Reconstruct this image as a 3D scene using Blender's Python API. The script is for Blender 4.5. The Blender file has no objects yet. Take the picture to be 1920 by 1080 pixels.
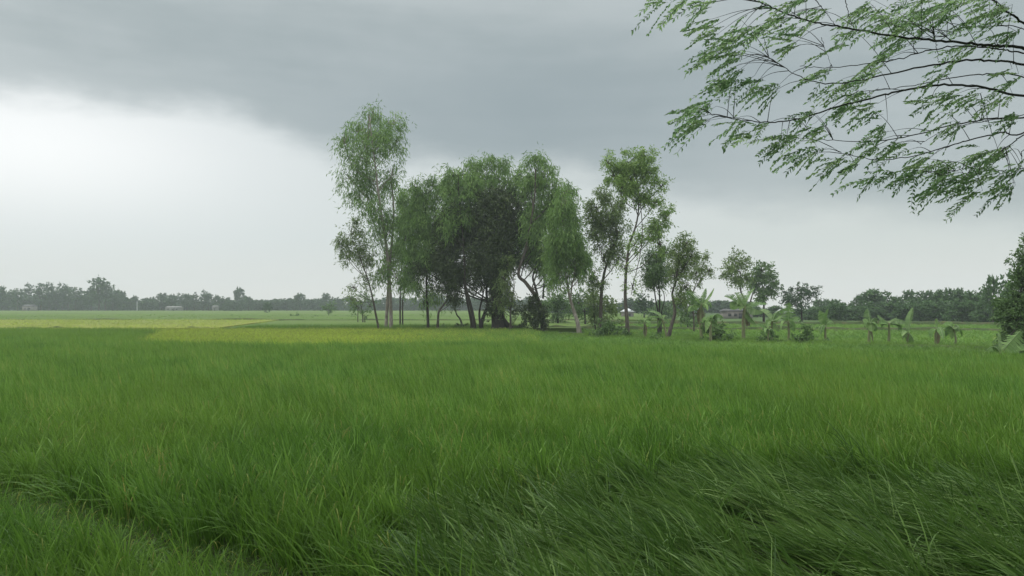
import bpy, math, random
import numpy as np
PI = math.pi
SC = bpy.context.scene
COL = SC.collection
RNG = np.random.default_rng(7)
F, CX, HY, CAMZ = 1478.0, 960.0, 574.0, 3.0      # focal length in photo pixels, centre column, horizon row, eye height

def P(px, py, d):
    """point seen at photo pixel (px,py), d metres in front of the camera"""
    return np.array([(px - CX) / F * d, d, CAMZ - (py - HY) / F * d])

# ------------------------------------------------------------------ materials
def newmat(name):
    m = bpy.data.materials.new(name); m.use_nodes = True
    nt = m.node_tree; nt.nodes.clear()
    return m, nt, nt.nodes, nt.links

def ramp(nodes, stops):
    r = nodes.new('ShaderNodeValToRGB'); e = r.color_ramp.elements
    while len(e) < len(stops): e.new(0.5)
    for k, (p, c) in enumerate(stops):
        e[k].position = p; e[k].color = (*c, 1)
    return r

def leafmat(name, dark, mid, light, trans=0.3, rough=0.55, instancer=False, patch=0.0, patch_col=None, pscale=0.12, straw=None):
    m, nt, n, l = newmat(name)
    out = n.new('ShaderNodeOutputMaterial')
    at = n.new('ShaderNodeAttribute'); at.attribute_name = 'tint'
    at.attribute_type = 'GEOMETRY'
    fac = at.outputs['Fac']
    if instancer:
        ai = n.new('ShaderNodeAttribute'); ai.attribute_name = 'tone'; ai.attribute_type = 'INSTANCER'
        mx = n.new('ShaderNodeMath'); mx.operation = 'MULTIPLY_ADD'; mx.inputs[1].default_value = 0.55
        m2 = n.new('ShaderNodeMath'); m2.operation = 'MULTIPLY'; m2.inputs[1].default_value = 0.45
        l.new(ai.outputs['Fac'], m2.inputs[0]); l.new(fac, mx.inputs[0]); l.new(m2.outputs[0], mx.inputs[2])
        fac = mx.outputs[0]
    r = ramp(n, [(0.0, dark), (0.5, mid), (1.0, light)] if not straw else [(0.0, dark), (0.46, mid), (.84, light), (.93, straw)])
    l.new(fac, r.inputs[0])
    colo = r.outputs[0]
    if patch > 0:
        ge = n.new('ShaderNodeNewGeometry')
        no = n.new('ShaderNodeTexNoise'); no.inputs['Scale'].default_value = pscale; no.inputs['Detail'].default_value = 4
        l.new(ge.outputs['Position'], no.inputs['Vector'])
        mr = n.new('ShaderNodeMapRange'); mr.inputs[1].default_value = 0.4; mr.inputs[2].default_value = 0.68
        mr.inputs[4].default_value = patch
        l.new(no.outputs[0], mr.inputs[0])
        mi = n.new('ShaderNodeMix'); mi.data_type = 'RGBA'
        l.new(mr.outputs[0], mi.inputs['Factor']); l.new(colo, mi.inputs['A']); mi.inputs['B'].default_value = (*patch_col, 1)
        colo = mi.outputs['Result']
    b = n.new('ShaderNodeBsdfPrincipled'); b.inputs['Roughness'].default_value = rough
    b.inputs['Specular IOR Level'].default_value = 0.3
    t = n.new('ShaderNodeBsdfTranslucent'); mix = n.new('ShaderNodeMixShader'); mix.inputs[0].default_value = trans
    l.new(colo, b.inputs['Base Color']); l.new(colo, t.inputs['Color'])
    l.new(b.outputs[0], mix.inputs[1]); l.new(t.outputs[0], mix.inputs[2]); l.new(mix.outputs[0], out.inputs[0])
    return m

def surfmat(name, stops, scale=(1, 1, 1), detail=6, rough=0.85, bump=0.0, nscale=1.0, second=None):
    """noise-coloured surface; scale stretches the noise"""
    m, nt, n, l = newmat(name)
    out = n.new('ShaderNodeOutputMaterial'); b = n.new('ShaderNodeBsdfPrincipled')
    b.inputs['Roughness'].default_value = rough; b.inputs['Specular IOR Level'].default_value = 0.2
    ge = n.new('ShaderNodeNewGeometry'); mp = n.new('ShaderNodeMapping'); mp.inputs['Scale'].default_value = scale
    no = n.new('ShaderNodeTexNoise'); no.inputs['Scale'].default_value = nscale; no.inputs['Detail'].default_value = detail
    no.inputs['Roughness'].default_value = 0.6
    l.new(ge.outputs['Position'], mp.inputs[0]); l.new(mp.outputs[0], no.inputs['Vector'])
    r = ramp(n, stops); l.new(no.outputs[0], r.inputs[0])
    colo = r.outputs[0]
    if second:
        no2 = n.new('ShaderNodeTexNoise'); no2.inputs['Scale'].default_value = second[0]; no2.inputs['Detail'].default_value = 3
        l.new(ge.outputs['Position'], no2.inputs['Vector'])
        mr = n.new('ShaderNodeMapRange'); mr.inputs[1].default_value = 0.42; mr.inputs[2].default_value = 0.62; mr.inputs[4].default_value = second[1]
        l.new(no2.outputs[0], mr.inputs[0])
        mi = n.new('ShaderNodeMix'); mi.data_type = 'RGBA'; l.new(mr.outputs[0], mi.inputs['Factor'])
        l.new(colo, mi.inputs['A']); mi.inputs['B'].default_value = (*second[2], 1); colo = mi.outputs['Result']
    l.new(colo, b.inputs['Base Color'])
    if bump:
        bp = n.new('ShaderNodeBump'); bp.inputs['Strength'].default_value = bump; bp.inputs['Distance'].default_value = 0.05
        l.new(no.outputs[0], bp.inputs['Height']); l.new(bp.outputs[0], b.inputs['Normal'])
    l.new(b.outputs[0], out.inputs[0])
    return m

# ------------------------------------------------------------------ mesh helpers
class MB:
    """collects quads (verts, faces, per-face tint and material slot) for ONE mesh object"""
    def __init__(s): s.V = []; s.Q = []; s.T = []; s.M = []; s.n = 0
    def add(s, V, Q, tint=0.5, slot=0):
        V = np.asarray(V, float).reshape(-1, 3); Q = np.asarray(Q, int).reshape(-1, 4)
        s.V.append(V); s.Q.append(Q + s.n); s.n += len(V)
        s.T.append(np.broadcast_to(np.asarray(tint, float), (len(Q),)).copy()); s.M.append(np.full(len(Q), slot, int))
    def tube(s, pts, rad, k=7, tint=0.5, slot=0, cap=True):
        pts = np.asarray(pts, float); rad = np.broadcast_to(np.asarray(rad, float), (len(pts),))
        n = len(pts); tan = np.gradient(pts, axis=0); tan /= np.linalg.norm(tan, axis=1)[:, None] + 1e-9
        ref = np.array([0.0, 1.0, 0.0]) if abs(tan[:, 1]).mean() < 0.8 else np.array([1.0, 0, 0])
        a = np.cross(tan, ref); a /= np.linalg.norm(a, axis=1)[:, None] + 1e-9; b = np.cross(tan, a)
        th = np.linspace(0, 2 * PI, k, endpoint=False)
        ring = pts[:, None, :] + rad[:, None, None] * (np.cos(th)[None, :, None] * a[:, None, :] + np.sin(th)[None, :, None] * b[:, None, :])
        i = np.arange(n - 1)[:, None]; j = np.arange(k)[None, :]; j2 = (j + 1) % k
        Q = np.stack([i * k + j, i * k + j2, (i + 1) * k + j2, (i + 1) * k + j], -1).reshape(-1, 4)
        s.add(ring.reshape(-1, 3), Q, tint, slot)
        if cap and k >= 6:
            tip = ring[-1]; s.add(np.vstack([tip[:6]]), [[0, 1, 2, 3], [0, 3, 4, 5]], tint, slot)
    def box(s, c, size, rz=0.0, tint=0.5, slot=0):
        x, y, z = np.array(size) / 2
        v = np.array([[-x, -y, -z], [x, -y, -z], [x, y, -z], [-x, y, -z], [-x, -y, z], [x, -y, z], [x, y, z], [-x, y, z]])
        cz, sz = math.cos(rz), math.sin(rz)
        v = np.stack([v[:, 0] * cz - v[:, 1] * sz, v[:, 0] * sz + v[:, 1] * cz, v[:, 2]], 1) + np.array(c)
        s.add(v, [[0, 3, 2, 1], [4, 5, 6, 7], [0, 1, 5, 4], [1, 2, 6, 5], [2, 3, 7, 6], [3, 0, 4, 7]], tint, slot)
    def leaves(s, base, dirn, length, width, tint, slot=0, fold=0.12):
        """rhombic leaf quads"""
        N = len(base); d = dirn / (np.linalg.norm(dirn, axis=1)[:, None] + 1e-9)
        r = RNG.normal(size=(N, 3)); w = np.cross(d, r); w /= np.linalg.norm(w, axis=1)[:, None] + 1e-9
        nn = np.cross(d, w)
        L = np.broadcast_to(length, (N,))[:, None]; W = np.broadcast_to(width, (N,))[:, None]
        mid = base + d * L * 0.42 + nn * L * fold
        V = np.stack([base, mid + w * W / 2, base + d * L, mid - w * W / 2], 1).reshape(-1, 3)
        Q = np.arange(4 * N).reshape(N, 4)
        s.add(V, Q, tint, slot)
    def build(s, name, mats, parent=None, origin=(0, 0, 0), smooth=False):
        V = np.vstack(s.V) - np.asarray(origin, float) if s.V else np.zeros((0, 3)); Q = np.vstack(s.Q); T = np.concatenate(s.T); M = np.concatenate(s.M)
        me = bpy.data.meshes.new(name)
        me.vertices.add(len(V)); me.vertices.foreach_set('co', V.ravel().astype(np.float32))
        me.loops.add(4 * len(Q)); me.loops.foreach_set('vertex_index', Q.ravel().astype(np.int32))
        me.polygons.add(len(Q)); me.polygons.foreach_set('loop_start', (np.arange(len(Q)) * 4).astype(np.int32))
        me.update(calc_edges=True)
        for m in (mats if isinstance(mats, (list, tuple)) else [mats]): me.materials.append(m)
        me.polygons.foreach_set('material_index', M.astype(np.int32))
        if smooth: me.polygons.foreach_set('use_smooth', np.ones(len(Q), bool))
        a = me.attributes.new('tint', 'FLOAT', 'FACE'); a.data.foreach_set('value', T.astype(np.float32))
        o = bpy.data.objects.new(name, me); COL.objects.link(o)
        if parent is not None: o.parent = parent
        else: o.location = origin
        return o

def tag(o, label, cat, group=None, kind=None):
    o['label'] = label
    if cat: o['category'] = cat
    if group: o['group'] = group
    if kind: o['kind'] = kind
    return o

def thing(name, loc, label, cat, group=None):
    o = bpy.data.objects.new(name, None); COL.objects.link(o)
    o.location = loc; o.empty_display_size = 0.3
    return tag(o, label, cat, group)

def spline(pts, n):
    """Catmull-Rom through pts"""
    p = np.asarray(pts, float); p = np.vstack([2 * p[0] - p[1], p, 2 * p[-1] - p[-2]])
    t = np.linspace(0, len(p) - 3, n); i = np.minimum(t.astype(int), len(p) - 4); f = (t - i)[:, None]
    a, b, c, d = p[i], p[i + 1], p[i + 2], p[i + 3]
    return 0.5 * (2 * b + (c - a) * f + (2 * a - 5 * b + 4 * c - d) * f ** 2 + (3 * b - a - 3 * c + d) * f ** 3)

# ------------------------------------------------------------------ palette
M_euc = leafmat('eucalyptus_leaf', (.075, .150, .036), (.155, .275, .068), (.29, .43, .125), .40)
M_eucl = leafmat('light_eucalyptus_leaf', (.12, .20, .050), (.22, .35, .085), (.36, .50, .15), .42)
M_olive = leafmat('olive_leaf', (.080, .125, .040), (.15, .225, .066), (.26, .35, .12), .36)
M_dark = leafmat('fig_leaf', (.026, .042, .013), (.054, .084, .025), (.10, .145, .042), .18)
M_mid = leafmat('broad_leaf', (.055, .105, .034), (.105, .185, .058), (.17, .28, .09), .32)
M_far = leafmat('wood_leaf', (.024, .056, .022), (.042, .092, .034), (.075, .14, .05), .2)
M_near = leafmat('pinnate_leaf', (.15, .27, .12), (.25, .40, .18), (.36, .52, .23), .62)
M_ban = leafmat('banana_leaf', (.075, .15, .035), (.135, .25, .065), (.24, .36, .12), .38)
M_banpale = leafmat('pale_banana_leaf', (.11, .20, .065), (.19, .30, .11), (.30, .41, .19), .38)
M_dry = leafmat('dry_banana_leaf', (.09, .08, .045), (.155, .13, .075), (.25, .21, .13), .2)
M_bark_pale = surfmat('pale_bark', [(.3, (.12, .105, .085)), (.55, (.24, .215, .18)), (.75, (.36, .33, .28))], (3, 3, .8), 5, .9, .4, 2.0)
M_bark = surfmat('grey_bark', [(.3, (.045, .038, .030)), (.55, (.085, .073, .060)), (.8, (.15, .13, .105))], (3, 3, .7), 5, .9, .5, 2.5)
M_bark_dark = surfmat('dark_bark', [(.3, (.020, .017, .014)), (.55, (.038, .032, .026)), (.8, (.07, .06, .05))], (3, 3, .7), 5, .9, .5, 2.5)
M_bough = surfmat('bough_bark', [(.3, (.055, .057, .053)), (.55, (.09, .092, .086)), (.8, (.14, .14, .13))], (1, 4, 4), 5, .85, .5, 14)
M_stem = surfmat('banana_stem', [(.3, (.10, .12, .05)), (.55, (.18, .195, .095)), (.8, (.27, .27, .16))], (4, 4, .8), 4, .7, .3, 2.5)

# ------------------------------------------------------------------ setting: ground and far fields
def sheet(name, poly, z, mat, label, cat, kind='structure', nx=1, side=None):
    """a quad patch (4 world xy corners) subdivided, optionally with a skirt of depth side"""
    a, b, c, d = [np.array(p, float) for p in poly]
    n = nx + 1; u = np.linspace(0, 1, n)
    U, W = np.meshgrid(u, u, indexing='ij')
    xy = (a[None, None] * ((1 - U) * (1 - W))[..., None] + b[None, None] * (U * (1 - W))[..., None] + c[None, None] * (U * W)[..., None] + d[None, None] * ((1 - U) * W)[..., None])
    zz = np.full((n, n, 1), z)
    V = np.concatenate([xy, zz], -1).reshape(-1, 3)
    i, j = np.meshgrid(np.arange(nx), np.arange(nx), indexing='ij')
    Q = np.stack([i * n + j, (i + 1) * n + j, (i + 1) * n + j + 1, i * n + j + 1], -1).reshape(-1, 4)
    mb = MB(); mb.add(V, Q)
    if side:
        for p, q in ((a, b), (b, c), (c, d), (d, a)):
            mb.add([[*p, z - side], [*q, z - side], [*q, z], [*p, z]], [[0, 1, 2, 3]])
    o = mb.build(name, mat)
    return tag(o, label, cat, None, kind)

M_ground = surfmat('soil_and_weeds', [(.3, (.016, .024, .007)), (.5, (.028, .042, .012)), (.7, (.048, .056, .020))], (1, 1, 1), 8, .95, .3, .35, (.03, .6, (.03, .06, .014)))
sheet('ground', [(-900, -60), (900, -60), (900, 900), (-900, 900)], 0.0, M_ground, 'flat weedy soil of the plain under the crops', 'ground', nx=8)
M_fgreen = surfmat('far_green_crop', [(.32, (.056, .104, .017)), (.5, (.082, .140, .022)), (.7, (.115, .175, .03))], (.04, .30, 1), 6, .9, .6, .30, (.02, .55, (.092, .132, .032)))
M_fyel = surfmat('far_ripening_crop', [(.32, (.155, .185, .030)), (.5, (.205, .225, .040)), (.7, (.255, .26, .056))], (.05, .35, 1), 6, .9, .6, .30, (.02, .5, (.11, .15, .028)))
M_fdeep = surfmat('far_deep_crop', [(.32, (.036, .075, .016)), (.5, (.052, .100, .021)), (.7, (.075, .13, .03))], (.06, .30, 1), 6, .9, .6, .35, (.03, .5, (.066, .115, .026)))
K = 'field'
sheet('paddy_field', [(-420, 143), (30, 143), (60, 438), (-560, 438)], .55, M_fgreen, 'wide green paddy running to the foot of the far left wood', K, nx=4, side=.56)
sheet('paddy_field', [(-60, 92), (8, 92), (16, 142), (-40, 142)], .45, M_fgreen, 'green paddy just behind the grove of tall trees', K, nx=4, side=.46)
sheet('paddy_field', [(-140, 87), (-33, 87), (-42, 142), (-220, 142)], .56, M_fyel, 'yellow ripening paddy strip on the far left', K, nx=4, side=.57)
sheet('paddy_field', [(10, 71), (37, 55), (120, 140), (17, 128)], .12, M_fgreen, 'flat green paddy behind the row of banana plants', K, nx=4, side=.14)
sheet('paddy_field', [(36, 50), (140, 50), (220, 150), (122, 141)], .33, M_fdeep, 'deep green paddy on the far right behind the dark tree', K, nx=4, side=.34)
sheet('paddy_field', [(18, 131), (120, 143), (220, 420), (61, 420)], .30, M_fdeep, 'green paddy between the village sheds and the right hand wood', K, nx=4, side=.31)

sheet('paddy_field', [(46, 4), (220, 4), (230, 49), (37, 49)], .6, M_fdeep, 'deep green paddy to the right of the near rice', K, nx=4, side=.61)
sheet('paddy_field', [(-220, 4), (-49, 4), (-62, 86), (-230, 86)], .6, M_fgreen, 'green paddy to the left of the near rice', K, nx=4, side=.61)
def bank(name, pts, w, h, label):
    """low earth bank along world xy points"""
    p = np.array(pts, float); p = spline(np.c_[p, np.zeros(len(p))], 40)[:, :2]
    t = np.gradient(p, axis=0); t /= np.linalg.norm(t, axis=1)[:, None]; nrm = np.c_[-t[:, 1], t[:, 0]]
    prof = [(-1, -.05), (-.55, .75), (0, 1), (.55, .75), (1, -.05)]
    V = []
    for k in range(len(p)):
        hh = h * (1 + RNG.normal() * .18)
        for (a, b) in prof: V.append([*(p[k] + nrm[k] * a * w * (1 + RNG.normal() * .12)), b * hh])
    m = len(prof); Q = [[i * m + j, i * m + j + 1, (i + 1) * m + j + 1, (i + 1) * m + j] for i in range(len(p) - 1) for j in range(m - 1)]
    mb = MB(); mb.add(V, Q)
    return tag(mb.build(name, M_bank), label, 'bank', None, 'structure')
M_bank = surfmat('bank_soil_and_grass', [(.34, (.026, .046, .012)), (.5, (.042, .066, .017)), (.66, (.075, .08, .03))], (1, 1, 1), 8, .95, .5, .9)
bank('field_bank', [(-34, 88), (-16, 89), (-2, 88), (4, 78), (12, 68), (22, 60), (33, 49), (42, 42)], 1.6, .32, 'low grassy earth bank carrying the grove and the banana row')
bank('field_bank', [(-110, 142), (-40, 142.5), (20, 142)], .8, .62, 'thin field bank between the yellow strip and the far green paddy')
bank('field_bank', [(-60, 89), (-34, 90), (-20, 91)], .8, .55, 'short dark bank at the back of the yellow paddy')

bank('field_bank', [(4, 96), (22, 93), (48, 90), (80, 84)], .9, .55, 'low weedy bank across the paddy behind the banana row, the nearer of two')
bank('field_bank', [(6, 122), (30, 121), (62, 118), (100, 112)], 1.1, .7, 'low weedy bank across the paddy behind the banana row, the farther of two')
# ------------------------------------------------------------------ rice
def blades(n, hmin, hmax, spread, lean, wid, segs=3, curl=.5, rad=.05, tint=(0.2, 0.9)):
    """n arching blades; lean = common tilt vector (x,y) added to the blade's direction"""
    mb = MB()
    for _ in range(n):
        a = RNG.uniform(0, 2 * PI); tl = abs(RNG.normal()) * spread
        d = np.array([math.cos(a) * tl + lean[0], math.sin(a) * tl + lean[1], 1.0]); d /= np.linalg.norm(d)
        L = RNG.uniform(hmin, hmax); b = np.array([RNG.normal() * rad, RNG.normal() * rad, 0])
        hz = np.array([d[0], d[1], 0]); hz = hz / (np.linalg.norm(hz) + 1e-6)
        c = RNG.uniform(.1, 1) * curl
        t = np.linspace(0, 1, segs + 1)
        p = b + d * (t * L)[:, None] + (hz * .75 - np.array([0, 0, .6])) * (c * L * t ** 2.6)[:, None]
        sd = np.cross(d, RNG.normal(size=3)); sd /= np.linalg.norm(sd)
        w = wid * RNG.uniform(.7, 1.2) * np.array([.55] + [1.0] * (segs - 1) + [.12]) / 2
        V = np.stack([p - sd * w[:, None], p + sd * w[:, None]], 1).reshape(-1, 3)
        Q = [[2 * k, 2 * k + 1, 2 * k + 3, 2 * k + 2] for k in range(segs)]
        mb.add(V, Q, RNG.uniform(*tint))
    return mb

def panicle(mb, h, lean, slot=1, n=1):
    """nodding ear of grain"""
    for _ in range(n):
        a = RNG.uniform(0, 2 * PI); hz = np.array([math.cos(a) + lean[0] * 2, math.sin(a) + lean[1] * 2, 0]); hz /= np.linalg.norm(hz)
        t = np.linspace(0, 1, 5)[:, None]; b = np.array([RNG.normal() * .04, RNG.normal() * .04, h * RNG.uniform(.75, .95)])
        p = b + hz * t * .16 + np.array([0, 0, 1]) * (.10 * t - .20 * t ** 2.2)
        mb.tube(p, [.002, .004, .006, .006, .003], 4, RNG.uniform(.1, .9), slot, cap=False)

def proto(name, mb, mats):
    o = mb.build(name, mats); COL.objects.unlink(o); return o

def protocol(name, objs):
    c = bpy.data.collections.new(name)
    for o in objs: c.objects.link(o)
    return c

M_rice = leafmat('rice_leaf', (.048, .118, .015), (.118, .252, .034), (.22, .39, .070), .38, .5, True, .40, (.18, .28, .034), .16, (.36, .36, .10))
M_rice_l = leafmat('lodged_rice_leaf', (.038, .095, .018), (.105, .205, .038), (.24, .36, .105), .30, .45, True, .15, (.10, .16, .035), .7)
M_rice_y = leafmat('ripening_rice_leaf', (.27, .385, .040), (.39, .505, .058), (.51, .60, .095), .38, .55, True, .5, (.20, .32, .045), .11)
M_rice_d = leafmat('deep_rice_leaf', (.095, .19, .024), (.15, .28, .036), (.22, .36, .058), .36, .55, True, .4, (.06, .12, .025), .2)
M_ear = leafmat('rice_ear', (.17, .225, .035), (.25, .315, .05), (.36, .40, .085), .35)

def field(name, pts, picks, tilt, scl, tone, coll, label, cat, kind='stuff'):
    N = len(pts); me = bpy.data.meshes.new(name)
    me.vertices.add(N); me.vertices.foreach_set('co', pts.astype(np.float32).ravel())
    def att(nm, ty, val):
        a = me.attributes.new(nm, ty, 'POINT'); a.data.foreach_set('vector' if ty == 'FLOAT_VECTOR' else 'value', np.ascontiguousarray(val).ravel())
    att('rot', 'FLOAT_VECTOR', tilt.astype(np.float32)); att('scl', 'FLOAT_VECTOR', scl.astype(np.float32))
    att('tone', 'FLOAT', tone.astype(np.float32)); att('pick', 'INT', picks.astype(np.int32))
    o = bpy.data.objects.new(name, me); COL.objects.link(o)
    g = bpy.data.node_groups.new(name, 'GeometryNodeTree')
    g.interface.new_socket('Geometry', in_out='INPUT', socket_type='NodeSocketGeometry')
    g.interface.new_socket('Geometry', in_out='OUTPUT', socket_type='NodeSocketGeometry')
    n, l = g.nodes, g.links
    gi = n.new('NodeGroupInput'); go = n.new('NodeGroupOutput'); ip = n.new('GeometryNodeInstanceOnPoints')
    ci = n.new('GeometryNodeCollectionInfo'); ci.inputs['Collection'].default_value = coll
    ci.inputs['Separate Children'].default_value = True; ci.inputs['Reset Children'].default_value = True
    def na(nm, ty):
        x = n.new('GeometryNodeInputNamedAttribute'); x.data_type = ty; x.inputs['Name'].default_value = nm
        return next(s for s in x.outputs if s.enabled and s.name == 'Attribute')
    e2r = n.new('FunctionNodeEulerToRotation')
    ip.inputs['Pick Instance'].default_value = True
    l.new(gi.outputs[0], ip.inputs['Points']); l.new(ci.outputs[0], ip.inputs['Instance'])
    l.new(na('pick', 'INT'), ip.inputs['Instance Index']); l.new(na('rot', 'FLOAT_VECTOR'), e2r.inputs[0])
    l.new(e2r.outputs[0], ip.inputs['Rotation']); l.new(na('scl', 'FLOAT_VECTOR'), ip.inputs['Scale'])
    l.new(ip.outputs[0], go.inputs[0])
    md = o.modifiers.new('scatter', 'NODES'); md.node_group = g
    return tag(o, label, cat, None, kind)

def smooth_noise(x, y, s, seed):
    """cheap band-limited noise in about [-1,1]"""
    r = np.random.default_rng(seed); v = 0
    for k in range(5):
        a = r.uniform(0, 2 * PI); f = r.uniform(.6, 1.8) / s; ph = r.uniform(0, 2 * PI)
        v = v + np.sin((x * math.cos(a) + y * math.sin(a)) * f * 2 * PI + ph + 1.5 * np.sin((x * math.sin(a) - y * math.cos(a)) * f * 4 + ph))
    return v / 3.0

def grid(x0, x1, y0, y1, step, jit=.35, rot=.12):
    """planting grid turned a little, jittered, clipped to the view wedge with a margin"""
    R_ = math.hypot(x1 - x0, y1 - y0) / 2 + 1; c = ((x0 + x1) / 2, (y0 + y1) / 2)
    a = np.arange(-R_, R_, step); X, Y = np.meshgrid(a, a)
    X = X.ravel() + RNG.uniform(-jit, jit, X.size) * step; Y = Y.ravel() + RNG.uniform(-jit, jit, Y.size) * step
    cx, sx = math.cos(rot), math.sin(rot); x = X * cx - Y * sx + c[0]; y = X * sx + Y * cx + c[1]
    k = (x > x0) & (x < x1) & (y > y0) & (y < y1) & (np.abs(x) < .80 * y + 2.5)
    return x[k], y[k]

def polyline_dist(x, y, pts):
    best = np.full(x.shape, 1e9); side = np.zeros(x.shape)
    for (ax, ay), (bx, by) in zip(pts[:-1], pts[1:]):
        dx, dy = bx - ax, by - ay; t = np.clip(((x - ax) * dx + (y - ay) * dy) / (dx * dx + dy * dy), 0, 1)
        ex, ey = x - (ax + t * dx), y - (ay + t * dy); dd = np.hypot(ex, ey); cr = dx * ey - dy * ex
        s_ = dd < best; best = np.where(s_, dd, best); side = np.where(s_, np.sign(cr), side)
    return best, side

W0 = (-.07, .02)   # light wind lean to the left
near_up = [proto('rice_tuft', blades(18, .55, .98, .15, W0, .0165, 4, .40, .05, (0, 1)), [M_rice, M_ear]) for _ in range(6)]
for k in range(1): panicle_src = blades(18, .5, .95, .22, W0, .0125, 4, .6, .06, (0, 1)); panicle(panicle_src, .85, (-.1, 0), 1, 1); near_up[k] = proto('rice_tuft', panicle_src, [M_rice, M_ear])
near_up += [proto('rice_tuft', blades(15, .45, .88, .26, (-.10, 0), .0155, 4, .9, .06, (0, 1)), [M_rice, M_ear]) for _ in range(2)]
mid_up = [proto('rice_tuft_mid', blades(17, .55, 1.02, .16, W0, .022, 2, .35, .07, (0, 1)), [M_rice, M_ear]) for _ in range(5)]
C_near = protocol('near_rice_tufts', near_up); C_mid = protocol('mid_rice_tufts', mid_up)
lod = [proto('lodged_tuft', blades(17, .65, 1.15, .46, (-.85 - .36 * k, .28 + .13 * k), .0150, 5, .5, .07, (0, 1)), [M_rice_l]) for k in range(4)]
lod += [proto('lodged_tuft', blades(16, .65, 1.0, .42, (-.45, .12), .0145, 5, .7, .07, (0, 1)), [M_rice_l]) for k in range(2)]
C_lod = protocol('lodged_rice_tufts', lod)
droop = []
for k in range(4):
    b_ = blades(20, .3, .62, .55, (-.1, -.2), .0105, 4, 1.0, .06); panicle(b_, .5, (0, 0), 1, 1)
    droop.append(proto('droop_tuft', b_, [M_rice, M_ear]))
C_droop = protocol('drooping_rice_tufts', droop)
yel = []
for k in range(4):
    b_ = blades(22, .45, .82, .28, W0, .016, 2, .4, .10); panicle(b_, .8, (-.2, 0), 1, 2)
    yel.append(proto('ripe_tuft', b_, [M_rice_y, M_ear]))
C_yel = protocol('ripening_rice_tufts', yel)
C_deep = protocol('deep_rice_tufts', [proto('deep_tuft', blades(24, .65, 1.0, .24, W0, .018, 2, .4, .11), [M_rice_d, M_ear]) for _ in range(4)])

BACK = [(-60, 58), (-33, 57.5), (-27, 53), (-14, 49), (1.4, 52), (5, 49), (11, 44), (17.5, 41), (24, 38), (40, 33)]
def back_edge(x): return np.interp(x, [p[0] for p in BACK], [p[1] for p in BACK])
TRENCH = [(-14, 15.2), (-7.5, 11.6), (-4.8, 9.55), (-2.9, 8.3), (-1.6, 7.25), (-.6, 6.3), (.4, 5.2)]
# edge of the wind-flattened crop, from the lower left round along its far side
def lodge_amount(x, y):
    yb = np.interp(x, [-1.9, -1.4, -.4, 1, 2.2, 4, 6, 8.5], [6.4, 9.8, 11.0, 11.6, 12.8, 13.5, 13.2, 12.4]) + .25 * smooth_noise(x, y * 0, 1.6, 3)
    xl = np.interp(y, [5, 6.5, 7.5, 8.5, 10], [-.75, -1.05, -1.5, -2.0, -2.4]) + .2 * smooth_noise(x * 0, y, 1.3, 9)
    return np.clip((yb + .35 - y) / 1.3, 0, 1) * np.clip((x - xl) / 1.3, 0, 1)

def rows(n): return RNG.uniform(0, 2 * PI, n)
# near standing crop
x, y = grid(-17, 17, 4.6, 17.5, .185)
dt, sd = polyline_dist(x, y, TRENCH); la = lodge_amount(x, y)
wig = .30 * smooth_noise(x, y, 1.0, 5)
gap = dt < .60 + wig * .7
mixr = RNG.uniform(-.3, .3, len(x)); std = la + mixr < .5
keep = (~gap) & std
n_ = keep.sum(); xs, ys = x[keep], y[keep]
hs = 1 + .09 * smooth_noise(xs, ys, 2.2, 1) + RNG.normal(size=n_) * .11
hs = np.where(sd[keep] < 0, hs * .86, hs); front = sd[keep] < 0                       # nearer than the dark furrow
tone = np.clip(.45 + .30 * smooth_noise(xs, ys, 3.5, 2) + RNG.normal(size=n_) * .26 - np.clip((17.5 - ys) / 10, 0, 1) * .30, 0, 1)  # tone also lowered towards the viewer, imitating foreground shade in the colour
tl = np.c_[RNG.normal(size=n_) * .07, -la[keep] * .75 + RNG.normal(size=n_) * .07, np.zeros(n_)]
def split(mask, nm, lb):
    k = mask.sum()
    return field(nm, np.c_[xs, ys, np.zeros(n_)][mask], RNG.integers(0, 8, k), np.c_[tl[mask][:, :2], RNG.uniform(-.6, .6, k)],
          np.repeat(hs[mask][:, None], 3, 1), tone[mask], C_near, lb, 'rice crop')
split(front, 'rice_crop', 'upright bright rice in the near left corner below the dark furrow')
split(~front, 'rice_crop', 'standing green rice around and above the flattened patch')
# furrow with short nodding plants
k = gap & (RNG.uniform(size=len(x)) < .92) & (la < .6)
n_ = k.sum()
field('rice_furrow_growth', np.c_[x[k], y[k], np.zeros(n_)], RNG.integers(0, 4, n_), np.c_[np.zeros((n_, 2)), rows(n_)],
      np.repeat(RNG.uniform(.38, .66, (n_, 1)), 3, 1), RNG.uniform(0, .12, n_), C_droop, 'short nodding brownish rice down in the dark furrow at lower left', 'rice crop')
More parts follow.
